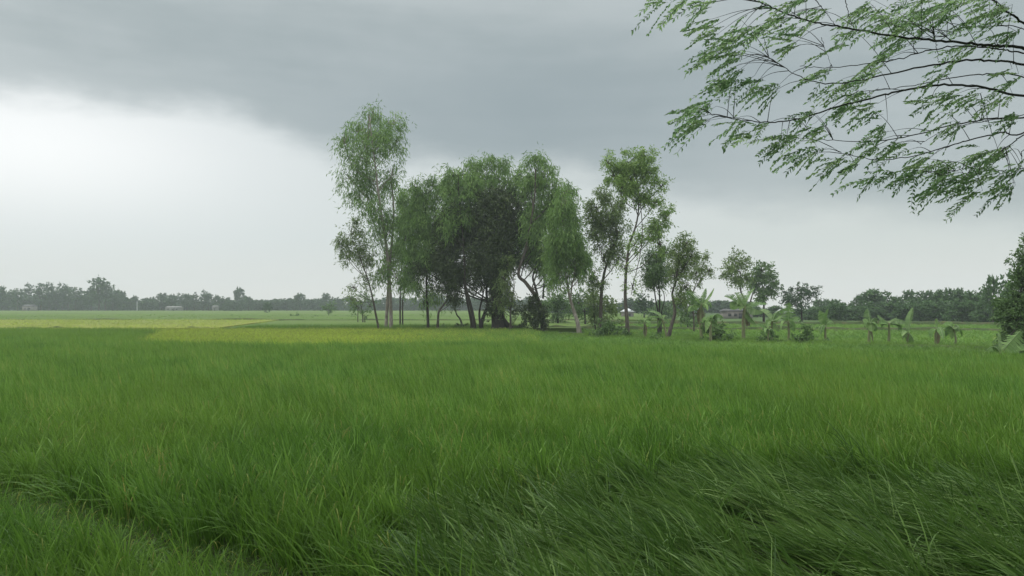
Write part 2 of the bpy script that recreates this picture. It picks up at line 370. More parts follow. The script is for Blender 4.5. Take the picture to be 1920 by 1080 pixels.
# lodged crop
k = (~std) & (dt > .35)
x2, y2 = x[k], y[k]; n_ = len(x2)
sw = smooth_noise(x2, y2, 2.4, 11)
dens = RNG.uniform(size=n_) < .68 + .42 * smooth_noise(x2, y2, 1.3, 21)
x2, y2, sw = x2[dens], y2[dens], sw[dens]; n_ = len(x2)
upr = RNG.uniform(size=n_) < np.clip(1.25 - (la[k][dens]), .16, .8)
pk = np.where(upr, RNG.integers(4, 6, n_), np.clip(np.round(x2 * .42 + .6 + .8 * smooth_noise(x2, y2, 1.5, 61) + RNG.normal(size=n_) * .5), 0, 3)).astype(int)
field('lodged_rice', np.c_[x2, y2, np.zeros(n_)], pk, np.c_[np.zeros((n_, 2)), sw * .5 + RNG.normal(size=n_) * .36],
      np.c_[np.ones(n_), np.ones(n_), np.clip(.95 + .5 * smooth_noise(x2, y2, 1.5, 31), .45, 1.5)] * RNG.uniform(.85, 1.1, (n_, 1)), np.clip(.5 + .3 * smooth_noise(x2, y2, 1.8, 41) + RNG.normal(size=n_) * .2, 0, 1),
      C_lod, 'rice blown flat by wind and lying to the left at lower right', 'rice crop')
# middle distance standing crop
x, y = grid(-48, 45, 17.5, 59, .24)
k = y < back_edge(x) + .5 * smooth_noise(x, y * 0, 5, 8); x, y = x[k], y[k]; n_ = len(x)
field('rice_crop', np.c_[x, y, np.zeros(n_)], RNG.integers(0, 5, n_), np.c_[RNG.normal(size=(n_, 2)) * .07, RNG.uniform(-.6, .6, n_)],
      np.repeat((1 + .06 * smooth_noise(x, y, 4, 4) + RNG.normal(size=n_) * .11)[:, None], 3, 1),
      np.clip(.58 + .26 * smooth_noise(x, y, 7, 6) + RNG.normal(size=n_) * .26, 0, 1), C_mid, 'broad even sheet of green rice across the middle of the view', 'rice crop')
# yellow paddy
x, y = grid(-75, 6, 48, 88, .42)
lim = np.interp(x, [-80, -36, -27, -24], [84, 80, 57, 52]) + 2.2 * smooth_noise(x, y, 4, 71)
k = (y > np.maximum(back_edge(x) + 1.2, lim)) & (y < 86.5) & (x < np.interp(y, [52, 86], [1.6, 2.6]) + .8 * smooth_noise(x, y, 4, 3))
gr = RNG.uniform(size=len(x)) < np.clip((x / y * F + 960 - 680) / 360 + .15 * smooth_noise(x, y, 5, 91), 0, .78)
xg, yg = x[k & gr], y[k & gr]; ng = len(xg)
field('rice_crop', np.c_[xg, yg, np.zeros(ng)], RNG.integers(0, 5, ng), np.c_[RNG.normal(size=(ng, 2)) * .07, RNG.uniform(-.6, .6, ng)], np.tile([1.4, 1.4, .86], (ng, 1)), RNG.uniform(.3, 1, ng), C_mid,
      'greener unripe rice mixed through the yellow band under the grove', 'rice crop')
k = k & ~gr; x, y = x[k], y[k]; n_ = len(x)
field('ripening_rice', np.c_[x, y, np.zeros(n_)], RNG.integers(0, 4, n_), np.c_[RNG.normal(size=(n_, 2)) * .06, rows(n_)],
      np.repeat((1 + .08 * smooth_noise(x, y, 6, 14) + RNG.normal(size=n_) * .07)[:, None], 3, 1) * np.array([1.3, 1.3, .95]),
      np.clip(.5 + .25 * smooth_noise(x, y, 12, 16) + RNG.normal(size=n_) * .09, 0, 1), C_yel, 'yellowing ripe rice in a long band before the tall trees', 'rice crop')
# deep green patch at the left
x, y = grid(-90, -22, 56, 84, .42)
k = (y < np.interp(x, [-80, -36, -27, -24], [83, 79, 56.5, 51.5]) + 2.2 * smooth_noise(x, y, 4, 71)) & (y > back_edge(x) + 1.0); x, y = x[k], y[k]; n_ = len(x)
field('deep_green_rice', np.c_[x, y, np.zeros(n_)], RNG.integers(0, 4, n_), np.c_[RNG.normal(size=(n_, 2)) * .07, rows(n_)],
      np.repeat((1.05 + RNG.normal(size=n_) * .09)[:, None], 3, 1) * np.array([1.3, 1.3, 1]), np.clip(.75 + RNG.normal(size=n_) * .2, 0, 1), C_deep,
      'taller deep green rice at the left edge before the yellow strip', 'rice crop')
x, y = grid(-31, 1, 87, 97, .42)
k = (y > 88.5 + .5 * smooth_noise(x, y, 5, 77)) & (y < 94 + x * .12 + 3); x, y = x[k], y[k]; n_ = len(x)
field('deep_green_rice', np.c_[x, y, np.zeros(n_)], RNG.integers(0, 4, n_), np.c_[RNG.normal(size=(n_, 2)) * .07, rows(n_)],
      np.repeat((1.05 + RNG.normal(size=n_) * .09)[:, None], 3, 1) * np.array([1.3, 1.3, 1]), np.clip(.08 + RNG.normal(size=n_) * .12, 0, 1), C_deep,  # tone set low to paint in the shade under the crowns
      'green standing crop, tinted dark for tree shade, behind the trunks at the left end of the grove', 'rice crop')
def far_rows(x0, x1, y0, y1, inside, step, z, coll, sc_, label):
    x, y = grid(x0, x1, y0, y1, step); k = inside(x, y); x, y = x[k], y[k]; n_ = len(x)
    field('far_rice', np.c_[x, y, np.full(n_, z)], RNG.integers(0, 4, n_), np.c_[RNG.normal(size=(n_, 2)) * .07, rows(n_)], np.array(sc_) * RNG.uniform(.7, 1.2, (n_, 1)),
          np.clip(.45 + .3 * smooth_noise(x, y, 22, 17) + RNG.normal(size=n_) * .2, 0, 1), coll, label, 'rice crop')
far_rows(-120, -30, 86, 143, lambda x, y: (x < -33 - (y - 87) * .17 + smooth_noise(x, y, 6, 3)), 1.0, .1, C_yel, (2.6, 2.6, .85), 'tufted tops of the yellow rice on the far left strip')
far_rows(-170, 40, 142, 230, lambda x, y: x < 32, 1.9, .1, C_deep, (4, 4, .62), 'green rice tops in the wide paddy before the far left wood')
far_rows(8, 100, 54, 130, lambda x, y: (y > np.interp(x, [9, 34, 100], [67, 54, 54])), .75, .0, C_mid, (2.0, 2.0, .50), 'low green rice tops behind the banana row')
far_rows(2, 46, 34, 76, lambda x, y: (y > back_edge(x) + .6) & (y < np.interp(x, [2, 4, 12, 22, 33, 46], [80, 75, 66, 58, 47, 38])) & (x > 2.2), .40, .0, C_mid, (1.5, 1.5, .46), 'short bright growth between the main crop and the banana bank')
# rough grass behind the main crop, under the bananas and trees
x, y = grid(-34, 46, 36, 92, .42)
line = np.interp(x, [-34, -16, -2, 4, 12, 22, 33, 46], [88, 89, 88, 78, 68, 60, 49, 40])
k = (np.abs(y - line) < 3.5 + 1.5 * smooth_noise(x, y, 5, 51)) & (y > back_edge(x) + .8) & ((x > 3) | (y > 87.4)) & (RNG.uniform(size=len(x)) < .9)
x, y = x[k], y[k]; n_ = len(x)
field('wild_grass', np.c_[x, y, np.full(n_, .12)], RNG.integers(0, 4, n_), np.c_[RNG.normal(size=(n_, 2)) * .12, rows(n_)],
      np.repeat(RNG.uniform(.3, .75, (n_, 1)), 3, 1) * np.array([1.5, 1.5, .8]), RNG.uniform(0, .8, n_), C_deep, 'rough grass and weeds on the bank under trees and bananas', 'grass')

# ------------------------------------------------------------------ trees
def crown_points(c, r, nsub, nspray, sub=(.26, .46)):
    """spray starting points: Gaussian knots inside an ellipsoid, so that gaps and lobes show"""
    d = RNG.normal(size=(nsub, 3)); d /= np.linalg.norm(d, axis=1)[:, None]
    cen = c + d * (RNG.uniform(0.15, 1, (nsub, 1)) ** .6) * r * .82
    w = RNG.integers(0, nsub, nspray); sg = RNG.uniform(*sub, nsub)[w][:, None]
    off = RNG.normal(size=(nspray, 3)); off /= (np.linalg.norm(off, axis=1)[:, None] + 1e-6); off *= RNG.uniform(0.2, 1, (nspray, 1)) ** .5
    return cen, cen[w] + off * sg * r

def fill_crown(mb, c, r, nleaf, ll, lw, droop, nsub=10, per=7, strand=.9, sub=(.26, .46), tint0=.5):
    nspray = max(4, nleaf // per)
    cen, p = crown_points(c, r, nsub, nspray, sub)
    out = (p - c) / r; out /= np.linalg.norm(out, axis=1)[:, None] + 1e-6
    sdir = out * (1 - droop) + np.array([0, 0, -1]) * droop + RNG.normal(size=p.shape) * .35
    sdir /= np.linalg.norm(sdir, axis=1)[:, None]
    ton = np.clip(tint0 + RNG.normal(size=nspray) * .18, 0, 1)
    t = RNG.uniform(0, 1, (nspray, per)); L = strand * RNG.uniform(.5, 1.3, nspray)[:, None]
    q = p[:, None, :] + sdir[:, None, :] * (t * L)[..., None] - np.array([0, 0, 1]) * (droop * .35 * (t ** 2) * L)[..., None] + RNG.normal(size=(nspray, per, 3)) * strand * .10
    ld = sdir[:, None, :] * .6 + RNG.normal(size=(nspray, per, 3)) * .55 + np.array([0, 0, -1]) * droop * .9
    N = nspray * per
    mb.leaves(q.reshape(-1, 3), ld.reshape(-1, 3), ll * RNG.uniform(.6, 1.3, N), lw * RNG.uniform(.7, 1.3, N), np.clip(np.repeat(ton, per) + RNG.normal(size=N) * .12, 0, 1))
    return cen

def tree(label, d, trunk, clumps, mat, bark, r0, name='eucalyptus_tree', cat='tree', group=None, dens=1.0, ll=.34, lw=.085, droop=.6,
         stems=(), strand=1.0, flare=1.5, limbs=True, nsub=9, per=7, sub=(.26, .46), tops=None):
    """trunk: list of photo pixels from the base up; clumps: (px,py,rx,ry[,depth offset m]) photo-pixel ellipses of foliage"""
    s = d / F; r0 *= .72
    if mat in (M_euc,): ll, lw, droop, strand = .50, .085, max(droop, .74), strand * 1.35
    T = [P(a, b, d) for a, b in trunk]; base = np.array([T[0][0], d, 0.0])
    if T[0][2] > .3: T = [base + (T[0] - base) * .0] + T
    else: T[0] = base.copy()
    T = np.array(T); T[1:, 1] += np.cumsum(RNG.normal(size=len(T) - 1) * .25)
    root = thing(name, base, label, cat, group)
    n = 5 * len(T); sp = spline(T, n); t = np.linspace(0, 1, n)
    rr = r0 * (1 - .84 * t); rr = rr * (1 + (flare - 1) * np.exp(-t * 22))
    mb = MB(); mb.tube(sp, rr, 9); mb.build('trunk', bark, root, base, True)
    for st in stems:
        S = [P(a, b, d + .4) for a, b in st['px']]
        if st.get('ground', True): S = [np.array([S[0][0], d + .4, 0])] + S
        S = spline(S, 5 * len(S)); m_ = MB(); m_.tube(S, st['r'] * .72 * np.linspace(1, .40, len(S)), 8)
        m_.build('stem' if st.get('ground', True) else 'limb', st.get('bark', bark), root, base, True)
    cr = MB()
    for cl in clumps:
        px, py, rx, ry = cl[:4]; off = cl[4] if len(cl) > 4 else RNG.normal() * .5; dm = cl[5] if len(cl) > 5 else 1.0
        c = P(px, py, d); c[1] += off; r = np.array([rx * s, rx * s * .85, ry * s])
        area = PI * r[0] * r[2]
        nl = int(area * 4.4 * dens * dm / (ll * lw * .5))
        cen = fill_crown(cr, c, r, nl, ll, lw, droop, max(4, int(nsub * (1 + area / 30))), per, strand, sub)
        if limbs:
            tgt = c - np.array([0, 0, r[2] * .3])
            cand = sp[(sp[:, 2] < tgt[2]) & (np.arange(len(sp)) > n * .35)]
            hd = np.linalg.norm((cand - tgt)[:, :2], axis=1) if len(cand) else 0
            st = cand[np.argmin(np.abs(tgt[2] - cand[:, 2] - 1.1 * hd - .4))] if len(cand) else sp[-1]
            ln = np.linalg.norm(tgt - st)
            if ln > .8:
                midp = (st + tgt) / 2 + np.array([0, 0, -ln * .04]) + RNG.normal(size=3) * ln * .06
                lp = spline([st, midp, tgt, tgt + (tgt - midp) * .15 + np.array([0, 0, r[2] * .1])], 14)
                m_ = MB(); m_.tube(lp, np.linspace(min(r0 * .22, .05 + .006 * ln), .025, 14), 6); m_.build('limb', bark, root, base, True)
            for q in cen[:: max(1, len(cen) // 6)]:
                mm = (tgt + q) / 2 + RNG.normal(size=3) * .15
                cr.tube([tgt, mm, q], [.04, .028, .012], 5, .5, 1, cap=False)
    cr.build('crown', [mat, bark], root, base)
    return root

G = 'tall trees of the field grove'
tree('tallest pale-stemmed tree at the left end of the grove with twin trunks', 90,
     [(734, 617), (733, 590), (731, 534), (726, 470), (720, 419), (712, 365), (707, 317), (701, 262), (696, 220)],
     [(697, 204, 26, 20), (735, 225, 27, 24), (668, 235, 34, 28), (704, 250, 46, 30), (648, 262, 22, 26), (742, 262, 22, 26), (690, 292, 50, 26), (655, 325, 26, 28, None or 0.3, .8), (700, 335, 44, 34), (735, 320, 17, 30, 0, .6),
      (672, 362, 30, 26, 0, .7), (712, 385, 36, 30), (735, 420, 24, 36), (712, 430, 26, 28, 0, .7), (735, 470, 30, 34), (722, 505, 24, 30), (745, 515, 22, 26, 0, .7)],
     M_euc, M_bark_pale, .36, group=G, dens=.52, nsub=18, sub=(.16, .32), stems=[dict(px=[(724, 612), (726, 575), (729, 530), (732, 480), (736, 440), (738, 390), (733, 330)], r=.30)], droop=.62, strand=1.1)
tree('small slender tree leaning left out of the grove', 88, [(709, 614), (704, 585), (699, 558), (692, 528), (684, 503), (676, 485), (664, 455)],
     [(658, 432, 22, 26), (640, 455, 14, 18), (672, 462, 24, 24), (655, 480, 24, 16), (686, 480, 18, 26), (690, 520, 14, 18, 0, .6), (664, 535, 16, 18, 0, .4), (662, 558, 18, 12, 0, .4)],
     M_olive, M_bark, .20, group=G, dens=.5, nsub=14, sub=(.18, .34), droop=.45, strand=.8)
tree('thin straight twin-stemmed tree behind the tallest trunk', 97, [(750, 608), (751, 570), (751, 525), (756, 470), (764, 420), (770, 380)],
     [(768, 372, 24, 30), (755, 400, 18, 26), (780, 410, 26, 34), (758, 440, 22, 34), (772, 480, 26, 36), (764, 515, 20, 22)], M_euc, M_bark, .18, group=G, dens=.95,
     stems=[dict(px=[(755, 600), (755, 565), (758, 545), (762, 525), (766, 480)], r=.15)])
tree('straight dark tree with foliage hanging to knee height', 89, [(803, 614), (802, 580), (800, 540), (799, 499), (795, 437), (797, 390), (800, 355)],
     [(782, 352, 20, 18), (815, 345, 24, 20), (798, 375, 34, 28), (790, 420, 30, 34), (815, 430, 24, 34), (800, 480, 34, 34), (785, 530, 13, 22, 0, .6), (812, 538, 15, 22, 0, .6), (795, 565, 10, 12, 0, .4), (766, 395, 18, 30, 0, .8), (832, 400, 18, 34, 0, .8), (770, 450, 18, 30, 0, .8), (830, 455, 18, 30, 0, .8)],
     M_euc, M_bark_dark, .26, group=G, dens=1.1)
tree('bent-elbow trunk with dark drooping leaves', 87, [(820, 614), (821, 600), (823, 584), (831, 572), (842, 557), (848, 530), (848, 480), (842, 430)],
     [(840, 420, 26, 34), (836, 470, 28, 34), (846, 515, 20, 24), (832, 540, 12, 16, 0, .7), (850, 556, 12, 14, 0, .6)], M_dark, M_bark, .24, group=G, dens=1.2)
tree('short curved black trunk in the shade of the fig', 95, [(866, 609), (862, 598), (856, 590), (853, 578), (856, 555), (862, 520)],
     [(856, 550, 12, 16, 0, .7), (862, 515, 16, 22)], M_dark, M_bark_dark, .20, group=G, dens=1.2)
tree('pair of leaning trunks just left of the fig', 86, [(891, 616), (887, 590), (880, 560), (873, 535), (872, 500), (868, 440), (862, 380), (860, 330)],
     [(855, 322, 24, 24), (880, 345, 28, 28), (845, 360, 24, 28), (870, 385, 30, 28), (838, 410, 20, 30)],
     M_euc, M_bark_dark, .30, group=G, dens=.95, stems=[dict(px=[(884, 606), (879, 580), (874, 556), (868, 520)], r=.24)], droop=.5)
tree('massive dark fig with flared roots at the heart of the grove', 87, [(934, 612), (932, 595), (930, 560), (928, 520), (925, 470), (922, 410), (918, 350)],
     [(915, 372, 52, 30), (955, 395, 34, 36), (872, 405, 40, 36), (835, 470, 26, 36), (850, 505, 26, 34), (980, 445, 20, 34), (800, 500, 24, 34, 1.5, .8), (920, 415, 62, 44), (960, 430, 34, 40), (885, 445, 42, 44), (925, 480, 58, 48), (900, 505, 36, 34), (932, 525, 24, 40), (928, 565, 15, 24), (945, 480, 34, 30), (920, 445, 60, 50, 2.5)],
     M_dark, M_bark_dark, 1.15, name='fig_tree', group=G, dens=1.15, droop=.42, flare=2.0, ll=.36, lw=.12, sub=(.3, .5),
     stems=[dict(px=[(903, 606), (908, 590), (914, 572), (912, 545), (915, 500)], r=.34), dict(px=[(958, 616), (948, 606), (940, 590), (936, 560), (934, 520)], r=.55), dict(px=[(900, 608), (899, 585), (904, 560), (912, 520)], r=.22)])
tree('slim tree whose bright drooping top breaks through the fig crown', 89, [(946, 616), (944, 590), (938, 550), (934, 500), (930, 440), (925, 380), (922, 330)],
     [(892, 306, 24, 16), (922, 298, 24, 14), (950, 304, 24, 16), (975, 325, 18, 22), (866, 322, 22, 18), (905, 332, 32, 20), (945, 340, 32, 22), (880, 352, 26, 22), (968, 362, 18, 24, 0, .7), (920, 368, 30, 20, 0, .6), (838, 345, 16, 18, 0, .8)],
     M_euc, M_bark_dark, .24, group=G, dens=.85, nsub=12, sub=(.18, .34))
tree('thin olive-leaved tree just right of the fig trunk', 84, [(956, 620), (957, 600), (956, 580), (950, 556), (946, 525), (950, 480)],
     [(944, 520, 12, 20), (952, 548, 13, 16), (940, 565, 10, 14, 0, .8), (952, 490, 14, 18)], M_olive, M_bark, .17, group=G, dens=1.0,
     stems=[dict(px=[(958, 612), (957, 590), (960, 565), (964, 540), (962, 510)], r=.13)])
tree('tree with a thick forked trunk leaning left over a dark thicket', 85, [(1021, 622), (1016, 590), (1008, 562), (1000, 550), (985, 530), (972, 514), (985, 470), (995, 420), (1002, 370), (1004, 320)],
     [(1003, 298, 20, 20), (1020, 325, 20, 26), (996, 340, 24, 30), (1015, 375, 30, 30), (990, 400, 22, 34), (1030, 400, 28, 34), (1008, 440, 40, 36), (1035, 450, 30, 34), (1012, 470, 30, 24, 2, .8), (1042, 352, 15, 24), (1046, 395, 18, 26), (1000, 468, 18, 18), (1030, 490, 28, 22), (1034, 525, 14, 18, 0, .5)],
     M_euc, M_bark, .42, group=G, dens=1.12, stems=[dict(px=[(1008, 555), (1003, 535), (999, 520), (1005, 498), (1008, 470)], r=.20, ground=False), dict(px=[(1018, 560), (1020, 530), (1024, 500)], r=.15, ground=False)])
tree('pale grey leaning trunk with a ragged weeping crown', 78, [(1087, 630), (1083, 605), (1077, 585), (1071, 566), (1066, 545), (1063, 523), (1059, 500), (1058, 460), (1055, 410)],
     [(1062, 352, 16, 26), (1052, 380, 22, 26), (1068, 400, 20, 30), (1058, 435, 32, 32), (1078, 455, 26, 28), (1045, 465, 28, 32), (1090, 478, 20, 24), (1065, 488, 36, 24), (1048, 510, 20, 20, 0, .7), (1095, 500, 14, 14, 0, .5), (1040, 425, 18, 34, 0, .8), (1092, 455, 14, 20, 0, .7)],
     M_euc, M_bark_pale, .30, group=G, dens=1.1, stems=[dict(px=[(1070, 560), (1072, 538), (1077, 515), (1079, 490)], r=.13, ground=False)])
tree('slanting trunk with a brownish open crown', 83, [(1126, 612), (1127, 580), (1129, 546), (1133, 515), (1138, 495), (1148, 466), (1158, 440), (1152, 400)],
     [(1132, 362, 18, 16), (1120, 385, 22, 22), (1146, 395, 24, 26), (1128, 415, 28, 24), (1160, 430, 22, 24, 0, .8), (1120, 445, 20, 20, 0, .8), (1148, 460, 24, 20, 0, .8), (1130, 480, 20, 18, 0, .6), (1112, 510, 14, 18, 0, .5), (1125, 530, 18, 16, 0, .6), (1160, 480, 18, 18, 0, .5)],
     M_olive, M_bark, .34, group=G, dens=.95, droop=.35, strand=.8, ll=.28, lw=.10)
tree('light green tall tree with a straight slender trunk right of the grove', 74, [(1177, 630), (1176, 600), (1174, 565), (1174, 535), (1176, 500), (1181, 462), (1189, 436), (1196, 413), (1199, 387), (1198, 350), (1192, 310)],
     [(1140, 304, 15, 14), (1205, 290, 20, 14), (1180, 302, 26, 20), (1150, 325, 20, 18), (1190, 328, 34, 24), (1212, 318, 18, 20), (1170, 350, 24, 22), (1200, 362, 30, 20, 0, .9), (1240, 345, 18, 18, 0, .55), (1228, 375, 22, 18, 0, .5), (1252, 400, 16, 18, 0, .55), (1232, 415, 24, 20, 0, .6), (1215, 440, 24, 18, 0, .7), (1190, 455, 14, 16, 0, .5), (1238, 455, 16, 18, 0, .6), (1170, 500, 10, 12, 0, .4), (1186, 535, 12, 16, 0, .3)],
     M_eucl, M_bark, .26, group=G, dens=1.05, nsub=14, sub=(.18, .34), droop=.35, strand=.75, ll=.27, lw=.095)
tree('dense short-crowned tree on two thin black stems', 80, [(1237, 605), (1237, 580), (1236, 546), (1233, 515), (1230, 480)],
     [(1228, 478, 20, 20), (1240, 500, 22, 22), (1218, 500, 16, 20), (1230, 525, 22, 20), (1246, 470, 14, 18, 0, .8)], M_mid, M_bark_dark, .19, group=G, dens=1.0, droop=.6,
     stems=[dict(px=[(1234, 590), (1230, 565), (1226, 538), (1222, 510)], r=.14), dict(px=[(1240, 590), (1246, 560), (1241, 540)], r=.09)])
tree('leaning bare-stemmed tree with a small rounded crown behind the thin banana', 69, [(1252, 636), (1259, 612), (1267, 588), (1266, 565), (1264, 550), (1267, 530), (1271, 505), (1278, 470)],
     [(1284, 455, 20, 18), (1296, 475, 15, 20), (1272, 475, 16, 22), (1284, 500, 22, 20), (1268, 515, 14, 16, 0, .7), (1285, 535, 16, 16, 0, .6), (1280, 562, 14, 16, 0, .7)], M_olive, M_bark, .25, group=G, dens=.85, droop=.45, strand=.7, ll=.27, lw=.085)
tree('small airy sapling at the right end of the grove', 85, [(1301, 600), (1300, 570), (1300, 550), (1305, 533), (1311, 515), (1318, 495)],
     [(1326, 480, 9, 10), (1320, 500, 14, 12), (1305, 510, 10, 14), (1328, 505, 8, 12), (1312, 525, 12, 10, 0, .6)], M_olive, M_bark, .12, group=G, dens=.6, strand=.6, ll=.26, lw=.08)

# trees standing out beyond the bananas and between trunks
tree('open two-lobed tree rising behind the tall banana plant', 105, [(1401, 600), (1400, 580), (1397, 562), (1391, 545), (1389, 520), (1384, 500)],
     [(1377, 484, 12, 12), (1392, 498, 16, 14), (1366, 508, 14, 14), (1385, 515, 20, 16), (1402, 520, 12, 14, 0, .7)], M_olive, M_bark, .30, name='broadleaf_tree', dens=.85, droop=.3, ll=.34, lw=.15,
     stems=[dict(px=[(1404, 590), (1406, 570), (1412, 548)], r=.25)])
tree('dark dense round tree right of the two-lobed tree', 125, [(1432, 600), (1432, 575), (1431, 550), (1430, 525)],
     [(1426, 506, 14, 11), (1440, 516, 18, 15), (1418, 524, 15, 15), (1432, 535, 26, 18), (1434, 555, 18, 14), (1447, 530, 12, 14)], M_mid, M_bark_dark, .35, name='broadleaf_tree', dens=1.0, droop=.25, ll=.42, lw=.22)
tree('straggly open-branched tree with sky showing through its top', 135, [(1505, 600), (1503, 580), (1500, 560), (1502, 545)],
     [(1470, 545, 14, 9, 0, .5), (1480, 555, 20, 13), (1496, 540, 9, 8, 0, .6), (1514, 540, 12, 9), (1522, 548, 7, 12), (1508, 558, 14, 14, 0, .8), (1490, 570, 20, 12)], M_far, M_bark_dark, .3, name='broadleaf_tree', dens=.8, droop=.2, ll=.42, lw=.2)
tree('bushy green tree seen under the weeping crown left of the pale leaning trunk', 118, [(1046, 600), (1045, 585), (1044, 570)],
     [(1036, 565, 16, 12), (1054, 562, 18, 14), (1046, 578, 26, 13)], M_mid, M_bark_dark, .25, name='broadleaf_tree', dens=1.0, droop=.2, ll=.4, lw=.2)
tree('bushy green tree between the pale leaning trunk and the brownish tree', 112, [(1097, 602), (1096, 585), (1095, 570)],
     [(1085, 562, 16, 16), (1105, 560, 16, 16), (1095, 580, 24, 14)], M_mid, M_bark_dark, .25, name='broadleaf_tree', dens=1.0, droop=.2, ll=.4, lw=.2)
tree('low dark bushy tree at the foot of the slanting trunk', 90, [(1116, 618), (1114, 600), (1112, 580)],
     [(1112, 548, 12, 14), (1118, 570, 16, 16), (1136, 572, 20, 16), (1122, 590, 22, 12, 0, .7)], M_olive, M_bark_dark, .18, name='broadleaf_tree', dens=.95, droop=.3, ll=.32, lw=.14)
tree('small spindly tree in the paddy left of the grove', 125, [(680, 596), (679, 584), (677, 572), (676, 560)],
     [(664, 562, 14, 9, 0, .6), (684, 560, 15, 10, 0, .7), (672, 574, 20, 8, 0, .6), (693, 572, 9, 9, 0, .6)], M_mid, M_bark, .16, name='broadleaf_tree', dens=.6, droop=.3, ll=.36, lw=.15,
     stems=[dict(px=[(671, 592), (671, 580), (668, 568)], r=.12)])
tree('tiny lone tree in the far paddy left of the spindly one', 210, [(616, 588), (616, 580), (617, 572)],
     [(613, 579, 10, 6), (622, 573, 8, 6)], M_mid, M_bark, .16, name='broadleaf_tree', dens=.9, droop=.2, ll=.5, lw=.25)
tree('lone small round tree standing before the far wood', 300, [(499, 588), (499, 580), (499, 575)], [(499, 575, 8, 7), (503, 570, 6, 4)], M_far, M_bark, .2, name='broadleaf_tree', dens=1.0, droop=.2, ll=.7, lw=.4)
tree('round tree behind the white-roofed shed', 170, [(1208, 600), (1208, 580), (1208, 565)], [(1208, 562, 14, 10), (1198, 574, 14, 10), (1216, 576, 16, 12)], M_far, M_bark_dark, .3, name='broadleaf_tree', dens=1.0, droop=.2, ll=.5, lw=.28)
tree('low spreading tree right of the white-roofed shed', 150, [(1242, 600), (1242, 590), (1242, 575)], [(1232, 582, 18, 10), (1252, 574, 18, 12), (1244, 590, 24, 8)], M_mid, M_bark_dark, .25, name='broadleaf_tree', dens=1.0, droop=.2, ll=.45, lw=.25)
tree('leafy tree behind the leaning bare-stemmed tree', 100, [(1291, 610), (1291, 595), (1290, 575)], [(1288, 560, 14, 16), (1296, 580, 16, 14), (1282, 590, 12, 10)], M_mid, M_bark_dark, .2, name='broadleaf_tree', dens=.9, droop=.3, ll=.36, lw=.17)

# the dark tree cut by the right edge of the view
tree('dark layered tree cut off by the right edge behind the big banana leaf', 47, [(1990, 672), (1988, 620), (1982, 560), (1972, 510), (1958, 470)],
     [(1915, 462, 24, 9), (1940, 452, 30, 16), (1912, 484, 30, 9, -.5), (1940, 490, 34, 18), (1925, 510, 26, 16), (1950, 530, 40, 26), (1915, 545, 26, 16, 0, .6), (1900, 568, 30, 18), (1940, 575, 46, 34), (1895, 598, 30, 16), (1930, 615, 44, 28), (1905, 632, 40, 20), (1940, 645, 40, 18), (1875, 648, 34, 9, -.6), (1855, 655, 22, 6, -.8, .6), (1990, 470, 36, 24), (2010, 520, 44, 30), (2020, 580, 50, 36), (1985, 430, 30, 18), (2010, 635, 50, 28)],
     M_mid, M_bark_dark, .30, name='broadleaf_tree', dens=1.9, droop=.2, ll=.20, lw=.09, strand=.5, nsub=16, sub=(.18, .34))

# ------------------------------------------------------------------ shrubs
def shrub(label, d, px, blobs, mat, ll=.22, lw=.12, dens=1.0, droop=.1, name='shrub', group=None, cat='shrub'):
    s = d / F; base = np.array([(px - CX) * s, d, 0.0]); root = thing(name, base, label, cat, group)
    fo = MB(); st = MB(); n = 0
    for (bx, by, rx, ry) in blobs:
        c = P(bx, by, d) + np.array([0, RNG.normal() * .2, 0]); r = np.array([rx * s, rx * s * .9, ry * s]); c[2] = max(c[2], r[2] * .7)
        cen = fill_crown(fo, c, r, int(PI * r[0] * r[2] * 3.0 * dens / (ll * lw * .5)), ll, lw, droop, 9, 6, min(.5, r[2] * .7), (.3, .5))
        for q in cen[::2]:
            st.tube([base + RNG.normal(size=3) * [.12, .12, 0], (base + q) / 2 + [0, 0, .1], q], [.025, .018, .006], 5, .5, 0, cap=False)
    fo.build('foliage', mat, root, base); st.build('stems', M_bark_dark, root, base)
    return root
shrub('broad-leaved rambling bush beside the slender straight trunk', 71, 1140, [(1125, 612, 16, 14), (1140, 620, 20, 14), (1158, 612, 14, 12), (1165, 624, 14, 9), (1122, 628, 14, 8)], M_mid, .30, .16, .9)
shrub('dark ragged bush wrapped round the pale front banana stem', 63, 1338, [(1325, 610, 10, 12), (1342, 612, 13, 14), (1328, 628, 12, 12), (1346, 628, 10, 10)], M_mid, .26, .12, 1.0)
shrub('small low bush right of the front banana plant', 62, 1367, [(1364, 632, 7, 6), (1373, 630, 6, 7)], M_mid, .2, .1)
shrub('dark bush under the arching banana leaf', 61, 1440, [(1436, 630, 12, 11), (1448, 634, 13, 9), (1427, 638, 10, 7)], M_mid, .24, .12)
shrub('dense dark two-humped bush right of the broad upright banana leaf', 60, 1500, [(1488, 634, 11, 8), (1502, 632, 13, 10), (1512, 622, 10, 15), (1514, 638, 10, 8)], M_mid, .22, .11, 1.2)
shrub('little round bush between the two-humped bush and the open grass', 59, 1550, [(1551, 637, 9, 6)], M_mid, .2, .1)
shrub('low weedy clump beside the thin reddish banana stem', 66, 1226, [(1228, 632, 10, 5), (1238, 634, 8, 4)], M_mid, .2, .1, .8)
shrub('bright spreading bush in the paddy behind the leaning tree', 95, 1300, [(1295, 604, 20, 6), (1312, 600, 14, 6)], M_mid, .3, .15, .8)
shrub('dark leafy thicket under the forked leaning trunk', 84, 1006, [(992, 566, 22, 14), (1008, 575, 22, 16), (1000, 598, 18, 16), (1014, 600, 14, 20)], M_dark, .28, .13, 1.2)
shrub('dark thicket low behind the fig roots', 96, 955, [(962, 575, 14, 12), (975, 580, 14, 12), (945, 612, 16, 6), (900, 613, 18, 5)], M_dark, .28, .13, .9)
